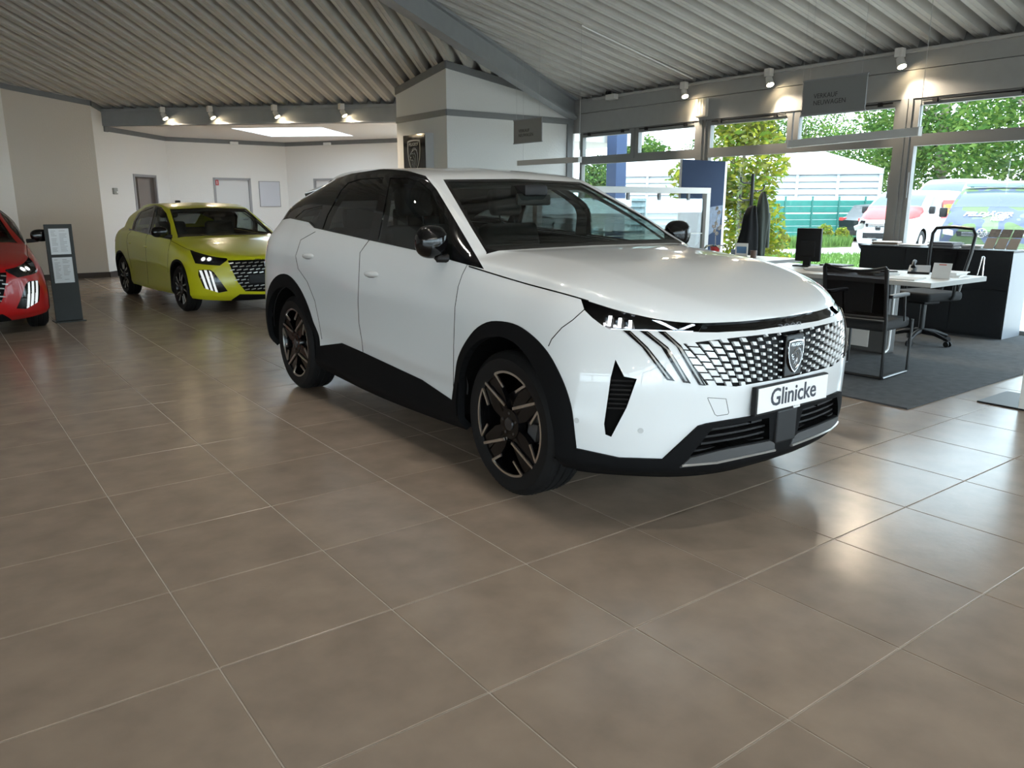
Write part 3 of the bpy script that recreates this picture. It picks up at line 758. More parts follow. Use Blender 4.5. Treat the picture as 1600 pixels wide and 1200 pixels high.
# ------------------------------------------------------------------ white crossover in the foreground
SUV_LEVELS = [
 [(-.77, 0, .225), (-.75, .30, .225), (-.68, .52, .23), (-.56, .72, .245), (-.44, .87, .26), (.045, .90, .26), (.62, .87, .22), (1.5, .87, .20), (2.25, .87, .22), (2.815, .90, .26), (3.35, .87, .28), (3.60, .72, .28), (3.68, .4, .28), (3.70, 0, .28)],
 [(-.845, 0, .295), (-.83, .30, .295), (-.765, .55, .30), (-.635, .77, .31), (-.455, .925, .33), (.045, .955, .33), (.62, .905, .29), (1.5, .90, .275), (2.25, .905, .29), (2.815, .955, .34), (3.35, .925, .36), (3.61, .78, .36), (3.71, .42, .36), (3.725, 0, .36)],
 [(-.855, 0, .46), (-.845, .30, .46), (-.785, .56, .46), (-.65, .78, .465), (-.46, .93, .48), (.045, .957, .50), (.62, .898, .43), (1.5, .888, .42), (2.25, .898, .44), (2.815, .957, .52), (3.35, .94, .52), (3.63, .79, .52), (3.72, .43, .52), (3.735, 0, .52)],
 [(-.865, 0, .55), (-.853, .30, .55), (-.788, .565, .55), (-.648, .783, .555), (-.458, .923, .57), (.045, .957, .59), (.62, .921, .525), (1.5, .917, .55), (2.25, .926, .58), (2.815, .958, .61), (3.35, .939, .61), (3.63, .79, .60), (3.715, .43, .60), (3.73, 0, .60)],
 [(-.875, 0, .64), (-.86, .30, .64), (-.79, .57, .645), (-.645, .785, .65), (-.455, .915, .67), (.045, .95, .69), (.62, .925, .65), (1.5, .92, .65), (2.25, .93, .67), (2.815, .955, .72), (3.35, .935, .70), (3.63, .79, .68), (3.71, .43, .67), (3.725, 0, .67)],
 [(-.875, 0, .79), (-.855, .30, .79), (-.77, .57, .795), (-.62, .77, .80), (-.435, .885, .825), (.045, .925, .865), (.62, .93, .83), (1.5, .93, .85), (2.25, .94, .89), (2.815, .945, .93), (3.35, .92, .91), (3.61, .775, .87), (3.69, .43, .85), (3.70, 0, .85)],
 [(-.85, 0, .86), (-.828, .32, .862), (-.742, .575, .87), (-.58, .745, .895), (-.39, .845, .93), (.045, .885, .975), (.62, .905, .99), (1.5, .905, 1.03), (2.25, .915, 1.075), (2.815, .915, 1.11), (3.33, .885, 1.11), (3.58, .76, 1.05), (3.66, .43, 1.0), (3.67, 0, 1.0)],
 [(-.82, 0, .905), (-.79, .33, .907), (-.70, .575, .918), (-.53, .725, .955), (-.34, .80, .997), (.045, .83, 1.037), (.62, .865, 1.105), (1.5, .865, 1.17), (2.25, .86, 1.215), (2.815, .84, 1.255), (3.30, .785, 1.255), (3.52, .67, 1.20), (3.60, .4, 1.17), (3.61, 0, 1.16)]]
SUV_CAP = dict(
 c=[(-.82, .905), (-.785, .94), (-.70, .985), (-.5, 1.05), (-.3, 1.095), (-.14, 1.12), (.1, 1.142), (.3, 1.157), (.44, 1.163), (.47, 1.172), (.75, 1.325), (1.05, 1.475), (1.2, 1.545), (1.32, 1.583), (1.5, 1.612), (1.75, 1.635), (2.1, 1.643), (2.5, 1.635), (2.9, 1.585), (3.05, 1.53), (3.15, 1.475), (3.25, 1.40), (3.4, 1.30), (3.56, 1.20), (3.61, 1.16)],
 r1=[(-.82, .90, .4), (-.5, .93, .45), (.3, .93, .5), (.45, .96, .45), (.6, .97, .45), (1.3, .935, .5), (2.5, .93, .5), (3.1, .90, .5), (3.61, .9, .5)],
 r2=[(-.82, .75, .75), (-.5, .76, .86), (0, .735, .86), (.3, .74, .86), (.42, .78, .86), (.5, .875, .84), (.75, .835, .86), (1.2, .735, .88), (1.6, .725, .88), (2.1, .725, .88), (2.6, .70, .86), (2.9, .655, .83), (3.1, .61, .80), (3.3, .58, .8), (3.61, .7, .8)],
 r3=[(-.82, .5, .95), (-.5, .58, .975), (0, .55, .975), (.3, .55, .975), (.5, .70, .93), (.75, .70, .95), (1.2, .63, .955), (2.1, .62, .955), (3.1, .56, .95), (3.61, .5, .95)])
M_PAINT = mat('pearl white paint', (.70, .73, .75), rough=.32, coat=1.0, coat_rough=.02, spec=.5)
suv_ang = math.atan2(.99995, .00964)
suv_O = np.array([2.504, .608, 0.])
SH = Shell(SUV_LEVELS, SUV_CAP, suv_O, suv_ang, step=.028)
suv = empty('crossover_car', suv_O, suv_ang, 'white crossover car with chequered grille and black wheels on the tiled floor', 'car')
AX1, AX2, WR = .045, 2.83, .357
cA = lambda P: zoomed(P, 400, 240, 4); cB = lambda P: zoomed(P, 680, 240, 4); cC = lambda P: zoomed(P, 880, 430, 3.33333); cD = lambda P: zoomed(P, 400, 440, 3.2)
# glazing
SH.cut(cA([(215, 405), (330, 430), (365, 465), (700, 540), (1000, 605), (1320, 695), (1425, 722), (1330, 560), (1235, 400), (1130, 225), (1060, 140), (950, 108), (800, 95), (600, 125), (480, 165), (440, 170), (300, 150), (60, 330), (120, 430), (190, 408)]), 'dlo', grid=1, cond=lambda c, n: c[0] > .3 and c[1] > .38)
SH.cut(cA([(-200, 380), (215, 405), (330, 430), (365, 465), (700, 540), (1000, 605), (1320, 695), (1440, 730), (1440, 700), (365, 380), (215, 360)]), 'dlo_low', grid=0, cond=lambda c, n: .3 < c[0] < 3.1 and c[2] > 1.03)
SH.cut(cB([(50, 162), (500, 158), (800, 170), (1000, 190), (1120, 180), (1700, 600), (1600, 700), (320, 650), (320, 617), (230, 470), (140, 315)]), 'frit', allow=('body',), grid=1, cond=lambda c, n: c[0] > .455)
SH.cut(cB([(80, 176), (500, 176), (800, 188), (985, 206), (1700, 300), (1700, 600), (1500, 600), (330, 600), (245, 455), (165, 320)]), 'windscreen', allow=('frit',), grid=1, cond=lambda c, n: c[0] > .50)
SH.cut(cA([(838, 152), (940, 150), (1020, 172), (1090, 230), (1205, 430), (1228, 600), (1228, 662), (985, 600), (760, 545)]), 'glass_front', allow=('dlo',), grid=1, cond=lambda c, n: c[0] < 2.9 and c[1] > .5)
SH.cut(cA([(575, 182), (655, 157), (800, 148), (703, 532), (415, 470), (445, 385), (530, 230)]), 'glass_rear', allow=('dlo',), grid=1, cond=lambda c, n: c[0] < 3.0 and c[1] > .5)
SH.cut(cA([(300, 352), (420, 322), (405, 385), (368, 455), (335, 424), (245, 400)]), 'glass_quarter', allow=('dlo',), grid=1, cond=lambda c, n: c[0] < 3.2 and c[1] > .55)
# rear window and tail lamps (hidden from here)
SH.cut([(3.18, 0), (3.18, .50), (3.50, .46), (3.52, 0)], 'rear_window', mode='top', grid=1)
SH.cut([(3.40, .93), (3.70, .93), (3.70, 1.09), (3.40, 1.12)], 'tail_lamp', mode='side', grid=0)
# wheel openings and dark cladding
SH.cut([(AX1+.425*math.cos(a), WR+.005+.425*math.sin(a)) for a in np.linspace(-.35, math.pi+.35, 44)]+[(AX1-.40, .1), (AX1+.40, .1)], 'hole', mode='side', grid=0, cond=lambda c, n: c[1] > .5)
SH.cut([(AX2+.425*math.cos(a), WR+.005+.425*math.sin(a)) for a in np.linspace(-.35, math.pi+.35, 44)]+[(AX2-.40, .1), (AX2+.40, .1)], 'hole', mode='side', grid=0, cond=lambda c, n: c[1] > .5)
SH.cut(smooth_poly([(700, 660), (707, 628), (712, 590), (717, 559), (731, 531), (747, 512), (766, 502.5), (784, 502), (806, 507), (831, 523), (853, 546), (875, 584), (891, 627), (899, 682), (901, 700), (901, 760), (700, 760)], 1, 14), 'clad', grid=0)
SH.cut([(AX2+.49*math.cos(a), WR+.02+.505*math.sin(a)) for a in np.linspace(-.75, math.pi+.75, 44)], 'clad', mode='side', grid=0, cond=lambda c, n: c[1] > .5)
SH.cut(cD([(280, 330), (312, 322), (430, 307), (540, 355), (830, 490), (1000, 605), (1060, 700), (1040, 760), (300, 460)]), 'clad', grid=0)
SH.cut([(3.15, .15), (3.9, .15), (3.9, .42), (3.15, .42)], 'clad', mode='side', grid=0)
# nose
SH.cut(cC([(60, 898), (290, 948), (515, 955), (700, 783), (745, 770), (1000, 728), (1180, 688), (1500, 600), (1500, 1200), (60, 1200)]), 'lower', grid=0, cond=lambda c, n: c[0] < .2)
SH.cut(cC([(770, 792), (1062, 738), (1062, 850), (840, 892), (655, 935)]), 'lower_grille', allow=('lower',), grid=0)
SH.cut(cC([(655, 942), (840, 899), (1062, 857), (1085, 868), (1085, 908), (780, 972), (600, 990)]), 'skid', allow=('lower',), grid=0)
SH.cut(cC([(92, 124), (92, 80), (480, 120), (600, 235), (690, 240), (725, 262), (705, 296), (600, 293), (400, 288), (240, 281), (200, 259), (150, 221), (110, 181)]), 'headlight', grid=0)
SH.cut(cC([(470, 120), (1600, 60), (1600, 200), (1380, 226), (1200, 258), (1000, 287), (800, 298), (705, 297), (725, 262), (690, 240), (600, 235)]), 'band', grid=0)
SH.cut(cC([(600, 360), (850, 330), (1140, 298), (1290, 272), (1600, 230), (1600, 430), (1380, 480), (1200, 528), (900, 580), (745, 572)]), 'grille', grid=0)
claws = [[(312, 289), (350, 291), (440, 375), (580, 551), (540, 546), (410, 375)], [(400, 291), (440, 293), (545, 375), (663, 563), (625, 558), (510, 375)], [(492, 293), (530, 294), (612, 365), (742, 575), (705, 571), (588, 370)]]
for k, q in enumerate(claws): SH.cut(cC(q), 'claw%d' % k, allow=('body', 'grille'), grid=0)
inl = [[(345, 300), (352, 300), (446, 392), (556, 540), (544, 538), (430, 385)], [(432, 300), (440, 300), (552, 390), (644, 552), (632, 550), (537, 388)], [(522, 300), (529, 300), (615, 380), (726, 568), (714, 566), (602, 382)]]
for k, q in enumerate(inl): SH.cut(cC(q), 'inlay', allow=('claw%d' % k,), grid=0)
SH.cut(cC([(272, 440), (318, 528), (384, 540), (330, 690), (250, 842), (220, 830), (213, 775), (248, 530)]), 'intake', grid=0)
# panels as objects
SH.part('body_shell', 'body', M_PAINT, suv, 0, None)
SH.part('window_surround', 'dlo', M_PIANO, suv, .001, -.012, weld=True, join=False)
SH.part('belt_trim', 'dlo_low', M_PIANO, suv, .001, -.012, join=False)
SH.part('windscreen_border', 'frit', M_PIANO, suv, 0, None)
SH.part('windscreen', 'windscreen', M_WSGLASS, suv, -.002)
for nm, m in (('glass_front', M_SIDEGLASS), ('glass_rear', M_TINT), ('glass_quarter', M_TINT)):
    for o in SH.part('side_window', nm, m, suv, -.003, join=False, weld=True): pass
SH.part('rear_window', 'rear_window', M_TINT, suv, -.002)
SH.part('tail_lamp', 'tail_lamp', M_RED, suv, .004, -.01, join=False)
SH.part('wheel_arch_cladding', 'clad', M_CLAD, suv, .007, -.03)
SH.part('lower_bumper', 'lower', M_CLAD, suv, .012, -.03)
SH.part('lower_grille', 'lower_grille', M_DARK, suv, -.05, .012, join=False)
SH.part('skid_trim', 'skid', mat('dark grey lip', (.06, .062, .065), rough=.5), suv, .018, -.02, join=False)
SH.part('upper_band', 'band', M_PIANO, suv, -.010, 0)
gr = SH.part('grille', 'grille', mat('satin black grille', (.003, .003, .0035), rough=.45, spec=.1), suv, -.012, 0)
hl_cover = SH.part('headlight', 'headlight', M_LAMPGLASS, suv, -.003, join=False)
for o, sg in zip(hl_cover, (1, -1)):
    SH.part('lamp_housing', 'headlight', M_PIANO, o, -.06, -.002, sides=(sg,))
for k in range(3):
    for o in SH.part('daylight_claw', 'claw%d' % k, M_PIANO, suv, .004, -.02, join=False): pass
SH.part('claw_light', 'inlay', mat('smoked light bar', (.22, .215, .21), rough=.25, metal=.6), suv, .007, -.01, join=False)
SH.part('side_intake', 'intake', M_DARK, suv, -.026, 0, join=False)
# cabin lining, wheel wells, underbody
SH.part('cabin_lining', ('body', 'dlo', 'dlo_low', 'frit', 'clad'), M_INTER2, suv, -.045, cond=lambda c: .46 < c[0] < 3.3 and c[2] > .42, flip=True)
def wheel_wells(SHx, car, axs, R, wmax, wmin=.55, rr=.44):
    for sgn in (1, -1):
        for ax in axs:
            m = MB(); n = 24; A = np.linspace(-.12, math.pi+.12, n); k = []
            m.add([(ax+rr*math.cos(a), sgn*w_, R+rr*math.sin(a)) for a in A for w_ in (wmax, wmin)]+[(ax, sgn*wmin, R)],
                  [(2*i, 2*i+2, 2*i+3, 2*i+1) for i in range(n-1)]+[(2*i+1, 2*i+3, 2*n) for i in range(n-1)])
            m.build('wheel_well', M_DARK, car)
    base = SHx.ring[0]; m = MB(); n = len(base)
    P = [(p[0], p[1]*.985, p[2]+.012) for p in base]
    m.add(P+[(p[0], -p[1], p[2]) for p in P], [(i, i+1, n+i+1, n+i) for i in range(n-1)])
    m.build('underbody', M_DARK, car)
wheel_wells(SH, suv, (AX1, AX2), WR, .93)
for ax, rot in ((AX1, 0), (AX2, 14)):
    wheel(suv, ax, .915, WR, .262, .225, rot, 'suv', 1); wheel(suv, ax, .915, WR, .262, .225, rot, 'suv', -1)
# shut lines
lines = [SH.seam([(578, 374), (571, 383), (562.5, 395), (561, 430), (559.5, 470), (561, 505), (566, 535), (568, 560), (568, 592)]), SH.seam([(730, 414), (722, 430), (716, 448), (711, 480), (709, 540), (708.5, 600), (709.5, 645)]),
         SH.seam([(493, 362), (470, 375), (462, 400), (466, 420), (480, 440), (492, 470), (499, 505), (503, 530)]),
         SH.seam([(915, 482), (895, 500), (878, 512), (862, 530), (857, 541)])]
for l in lines:
    for l_ in (l, mirror_w(l)):
        if len(l) > 2: MB().tube(l_, .0022, 5).build('panel_gap', M_DARK, suv)
g = [tuple(p) for p in SH.G if -.40 < p[0] < .47]
for l_ in (g, mirror_w(g)): MB().tube(l_, .0035, 6).build('panel_gap', M_DARK, suv)
# grille tabs: body-coloured lozenges set into the black grille, growing towards the corners
gpoly = np.array(cC([(600, 360), (850, 330), (1140, 298), (1290, 272), (1600, 230), (1600, 430), (1380, 480), (1200, 528), (900, 580), (745, 572)]))
def in_poly(p, poly):
    r = False; j = len(poly)-1
    for i in range(len(poly)):
        if (poly[i][1] > p[1]) != (poly[j][1] > p[1]) and p[0] < (poly[j][0]-poly[i][0])*(p[1]-poly[i][1])/(poly[j][1]-poly[i][1])+poly[i][0]: r = not r
        j = i
    return r
def front_hit(w, z):
    h = SH.bvh.ray_cast(Vector((-2, w, z)), Vector((1, 0, 0))); return (np.array(h[0]), np.array(h[1])) if h[0] is not None else (None, None)
ntab = 0
def tab_pos(col, row):
    """lattice of the grille: columns lean outwards at the top, rows climb outwards"""
    w0 = .078+.0375*col+.0006*col*col; z0 = .612+.0322*row+(.0161 if col % 2 else 0)
    w_ = w0+.75*(z0-.74)*min(1, max(0, (w0-.05)/.5)); return w_, z0+.03*w0+.06*w0*w0
for col in range(0, 17):
    for row in range(-3, 10):
        wc, zc_ = tab_pos(col, row)
        if not .07 < wc < .72: continue
        p, nrm = front_hit(wc, zc_)
        if p is None: continue
        q = project(SH.world(p))[0]
        if not in_poly(q[:2], gpoly): continue
        g_ = min(1.0, max(0., (wc-.07)/.45)); hw = .0042+.0160*g_**1.15; hh = .0038+.0096*g_**1.1; sh_ = .75*min(1, max(0, (wc-.05)/.5))
        for sg in (1, -1):
            corners = []
            for a, b_ in ((-1, 1), (1, 1), (1, -1), (-1, -1)):
                pp, nn = front_hit(wc+a*hw+b_*hh*sh_, zc_+b_*hh+a*hw*.10)
                if pp is None: break
                corners.append((pp, -nn if nn[0] > 0 else nn))
            if len(corners) < 4: continue
            mm = MB(); top = [tuple((c+n_*.001)*[1, sg, 1]) for c, n_ in corners]; bot = [tuple((c-n_*.012)*[1, sg, 1]) for c, n_ in corners]
            mm.add(top+bot, [(0, 1, 2, 3), (0, 4, 5, 1), (1, 5, 6, 2), (2, 6, 7, 3), (3, 7, 4, 0)])
            mm.build('grille_tab', M_PAINT, gr); ntab += 1
# lower grille slats
m = MB()
for zz in (.335, .365, .395, .425, .455):
    for sg in (1, -1):
        P = []
        for w_ in np.linspace(.09, .52, 16):
            p, n_ = front_hit(w_, zz)
            if p is None: continue
            q = project(SH.world(p))[0]
            if in_poly(q[:2], cC([(770, 792), (1062, 738), (1062, 850), (840, 892), (655, 935)])): P.append((p[0]+.018, p[1]*sg, p[2]))
        if len(P) > 2:
            mm = MB()
            for a, b_ in zip(P[:-1], P[1:]): mm.add([(a[0]-.008, a[1], a[2]+.004), (b_[0]-.008, b_[1], b_[2]+.004), (b_[0]+.02, b_[1], b_[2]+.006), (a[0]+.02, a[1], a[2]+.006), (a[0]-.008, a[1], a[2]-.005), (b_[0]-.008, b_[1], b_[2]-.005), (b_[0]+.02, b_[1], b_[2]-.004), (a[0]+.02, a[1], a[2]-.004)], [(0, 1, 2, 3), (4, 5, 6, 7), (0, 1, 5, 4), (2, 3, 7, 6), (0, 3, 7, 4), (1, 2, 6, 5)])
            mm.build('grille_slat', M_BLACK, suv)
for sg in (1, -1):
    P = [a for a in SH.seam(cC([(600, 986), (680, 979), (780, 970), (930, 938), (1082, 906)]))]
    if len(P) > 2: MB().tube([(p_[0]-.022, p_[1]*sg, p_[2]) for p_ in P], .0055, 6).build('lip_strip', mat('bright silver strip', (.62, .63, .63), rough=.3, metal=.8), suv)
for yy in range(552, 700, 24):           # slats in the side intakes
    P = SH.seam(cC([(252-(yy-552)*.12, yy), (372-(yy-552)*.32, yy+4)]))
    for sg in (1, -1):
        if len(P) > 2: MB().tube([(p_[0]+.012, (p_[1]-.008)*sg, p_[2]) for p_ in P], .0045, 5).build('intake_slat', M_BLACK, suv)
# radar box under the plate, plate and emblem
p0, _ = front_hit(0.0, .42)
MB().rbox((p0[0]-.02, -.075, .335), (p0[0]+.06, .075, .49), .008).build('sensor_box', M_BLACK, suv)
sp = front_hit(0, .56)[0][0]-.028
MB().rbox((sp, -.268, .497), (sp+.028, .268, .628), .008).build('plate_holder', M_BLACK, suv)
pl = MB().rbox((sp-.004, -.258, .510), (sp+.002, .258, .622), .003).build('number_plate', mat('white plate', (.82, .82, .82), rough=.35), suv)
text_obj('plate_lettering', 'Glinicke', .112, (sp-.0055, .175, .533), (0, -1, 0), (0, 0, 1), mat('dark blue lettering', (.01, .014, .03), rough=.4), pl, .001, width=.335, bold=.001)
text_obj('holder_lettering', 'Glinicke', .022, (sp-.001, -.005, .4985), (0, -1, 0), (0, 0, 1), M_WHITE, pl, .001, width=.05, bold=.001)
ge = front_hit(0, .74)[0][0]
MB().rbox((ge-.006, -.064, .645), (ge+.03, .064, .835), .006).build('emblem_plinth', M_PIANO, suv)
shield_emblem(suv, 'emblem', (ge-.007, 0, .737), (0, -1, 0), (0, 0, 1), .152, M_CHROME, mat('dark emblem field', (.02, .02, .022), rough=.3), M_CHROME, 'PEUGEOT')
bz = .868; bx_ = front_hit(0, bz)[0][0]
text_obj('band_lettering', '3008', .030, (bx_-.012+.018, .085, bz-.010), (0, -1, 0), (0, 0, 1), mat('dark chrome lettering', (.10, .10, .105), rough=.3, metal=.8), suv, .004, width=.17)
# headlamp internals
for sg in (1, -1):
    for k, (px, py, h_) in enumerate(((238, 222, .062), (292, 232, .058), (348, 242, .052))):
        p, n_ = SH.hit(*cC([(px, py)])[0])
        if p is None: continue
        n_ = -n_ if n_[0] > 0 else n_
        c = p-n_*.030; c = c*[1, sg, 1]; nn = n_*[1, sg, 1]; t_ = np.cross(nn, [0, 0, 1]); t_ /= np.linalg.norm(t_); u_ = np.cross(t_, nn)
        mm = MB(); n = 7; P = []
        for j in range(n):          # curved reflector bowl
            a = -.9+1.8*j/(n-1); base = c+t_*.030*math.sin(a)*sg*1.0-nn*.020*math.cos(a)
            P += [base-u_*h_*.5, base+u_*h_*.5+t_*.012]
        mm.add(P, [(2*j, 2*j+1, 2*j+3, 2*j+2) for j in range(n-1)]); o = mm.build('led_reflector', M_CHROME, suv, smooth=60)
        mm = MB(); mm.obox(c+nn*.004, t_*.007, u_*h_*.40, nn*.003); mm.build('led', M_LED, o)
    path = [SH.hit(*q) for q in cC([(215, 262), (250, 274), (320, 279), (420, 281), (520, 285), (600, 286), (680, 287)])]
    P = [(a-(b_ if b_[0] < 0 else -b_)*.012)*[1, sg, 1] for a, b_ in path if a is not None]
    MB().tube(P, .006, 6).build('lamp_chrome_strip', M_CHROME, suv)
    path = [SH.hit(*q) for q in cC([(470, 215), (540, 245), (600, 275), (690, 245)])]
    P = [(a-(b_ if b_[0] < 0 else -b_)*.02)*[1, sg, 1] for a, b_ in path if a is not None]
    MB().tube(P, .010, 6).build('lamp_chrome_strip', M_CHROME, suv)
# door handles, mirrors, sensors, side trim
def blob(c, r, ax=None, nu=16, nv=10, p=1.0):
    """ellipsoid with flattened sides"""
    vs = []; fs = []
    for i in range(nv+1):
        th = math.pi*i/nv
        for j in range(nu):
            ph = 2*math.pi*j/nu; u = np.array([math.sin(th)*math.cos(ph), math.sin(th)*math.sin(ph), math.cos(th)]); u = np.sign(u)*np.abs(u)**p
            q = u*np.array(r); q = q if ax is None else ax[0]*q[0]+ax[1]*q[1]+ax[2]*q[2]; vs.append(tuple(np.array(c)+q))
    for i in range(nv):
        for j in range(nu): fs.append((i*nu+j, i*nu+(j+1) % nu, (i+1)*nu+(j+1) % nu, (i+1)*nu+j))
    return vs, fs
for (x, y) in ((580, 428.5), (481, 400)):
    p, n_ = SH.hit(x, y); q, _ = SH.hit(x+4, y+1)
    for sg in (1, -1):
        t_ = np.array([1, 0, -.04]); t_ = t_-n_*(t_ @ n_); t_ /= np.linalg.norm(t_); u_ = np.cross(n_, t_); ax = [v*[1, sg, 1] for v in (t_, u_, n_)]
        mm = MB(); mm.add(*blob((p-u_*.012+n_*.001)*[1, sg, 1], (.062, .010, .003), ax, p=.9)); mm.build('handle_gap_shade', M_DARK, suv, smooth=60)  # black blob stands in for the shade in the handle recess
        mm = MB(); mm.add(*blob((p+n_*.012)*[1, sg, 1], (.105, .021, .026), ax, p=.85)); mm.build('door_handle', M_PAINT, suv, smooth=60)
for sg in (1, -1):
    c = SH.pw(674, 378, .935); ax = [np.array(v, float)*[1, sg, 1] for v in ((1, .12, 0), (-.12, 1, 0), (0, 0, 1))]
    mm = MB(); mm.add(*blob(c*[1, sg, 1], (.07, .088, .086), ax, 20, 14, .8)); mo = mm.build('door_mirror', M_PIANO, suv, smooth=60)
    mm = MB(); mm.tube([(c[0]-.02, sg*(c[1]-.02), c[2]-.075), (c[0]-.03, sg*.92, c[2]-.085), (c[0]-.04, sg*.86, c[2]-.085)], [.022, .02, .024], 8); mm.build('mirror_foot', M_BLACK, mo, smooth=60)
    mm = MB()
    for (x, y) in ((901, 657), (1001, 673)):
        p, n_ = SH.hit(x, y); n_ = n_ if n_[0] < 0 or n_[1] > 0 else -n_
        mm.cyl(p*[1, sg, 1]-n_*[1, sg, 1]*.002, p*[1, sg, 1]+n_*[1, sg, 1]*.0015, .012, n=16)
    mm.build('parking_sensor', mat('pale grey plastic', (.5, .52, .53), rough=.4), suv)
hook = SH.seam(cC([(752, 638), (848, 644), (862, 715), (858, 724), (802, 733), (790, 725), (752, 640)]))
mm = MB(); mm.tube(hook, .0015, 5); mm.build('tow_eye_cover', mat('grey gap', (.12, .13, .13), rough=.6), suv)
# spoiler lip
sp_ = [(3.05, .62, 1.50), (3.12, .5, 1.545), (3.14, .25, 1.565), (3.15, 0, 1.57), (3.14, -.25, 1.565), (3.12, -.5, 1.545), (3.05, -.62, 1.50)]
mm = MB(); n = len(sp_)
mm.add([(a-.25, b_*.97, c+.012) for a, b_, c in sp_]+[(a+.19, b_*.97, c-.030) for a, b_, c in sp_]+[(a+.16, b_*.97, c-.065) for a, b_, c in sp_]+[(a-.10, b_*.97, c-.05) for a, b_, c in sp_],
       [(k*n+i, k*n+i+1, (k+1)*n+i+1, (k+1)*n+i) for k in range(3) for i in range(n-1)]+[(0, n, 2*n, 3*n), (n-1, 2*n-1, 3*n-1, 4*n-1)])
mm.build('roof_spoiler', M_PIANO, suv, smooth=40)
# cabin
def seat(car, s, w, z, mtl, wd=.25):
    m = MB(); m.rbox((s-.26, w-wd, z), (s+.26, w+wd, z+.16), .06, seg=3)
    M_ = Matrix.Translation((s+.24, w, z+.12)) @ Matrix.Rotation(math.radians(14), 4, 'Y')
    m.rbox((-.07, -wd+.01, 0), (.07, wd-.01, .60), .06, M_, 3); m.rbox((-.045, -.13, .66), (.05, .13, .85), .045, M_, 3)
    m.cyl(M_ @ Vector((0, -.06, .58)), M_ @ Vector((0, -.06, .7)), .008); m.cyl(M_ @ Vector((0, .06, .58)), M_ @ Vector((0, .06, .7)), .008)
    return m.build('car_seat', mtl, car, smooth=40)
seat(suv, 1.45, .38, .55, M_INTER); seat(suv, 1.45, -.38, .55, M_INTER)
m = MB(); m.rbox((2.15, -.66, .58), (2.65, .66, .78), .06); m.rbox((2.58, -.66, .7), (2.74, .66, 1.22), .06)
for w_ in (-.42, 0, .42): m.rbox((2.60, w_-.12, 1.2), (2.70, w_+.12, 1.36), .04)
m.build('rear_bench', M_INTER, suv, smooth=40)
m = MB(); m.rbox((.50, -.72, .72), (.86, .72, 1.10), .05); m.rbox((.40, -.70, 1.0), (.62, .70, 1.115), .03); m.rbox((.72, .18, 1.08), (.78, .66, 1.17), .02)
m.build('dashboard', M_INTER, suv, smooth=40)
m = MB(); R_ = Matrix.Translation((.98, -.38, .98)) @ Matrix.Rotation(math.radians(-62), 4, 'Y')
m.tube([R_ @ Vector((.17*math.cos(a), .18*math.sin(a), 0)) for a in np.linspace(0, 2*math.pi, 28, endpoint=False)], .016, 8, True); m.cyl(R_ @ Vector((0, 0, 0)), R_ @ Vector((0, 0, -.2)), .05)
m.build('steering_wheel', M_INTER, suv, smooth=40)
m = MB(); m.rbox((1.02, -.13, 1.385), (1.05, .13, 1.455), .015); m.cyl((1.03, 0, 1.45), (1.06, 0, 1.50), .012); m.rbox((1.0, -.09, 1.44), (1.16, .09, 1.51), .02); m.build('rear_view_mirror', M_BLACK, suv, smooth=40)
p = MB(); p.add([(.50, .58, 1.122), (.50, .28, 1.122), (.64, .25, 1.128), (.66, .55, 1.128)], [(0, 1, 2, 3)]); p.add([(.50, .58, 1.120), (.50, .28, 1.120), (.64, .25, 1.126), (.66, .55, 1.126)], [(0, 1, 2, 3)]); p.build('paper_sheet', M_WHITE, suv)
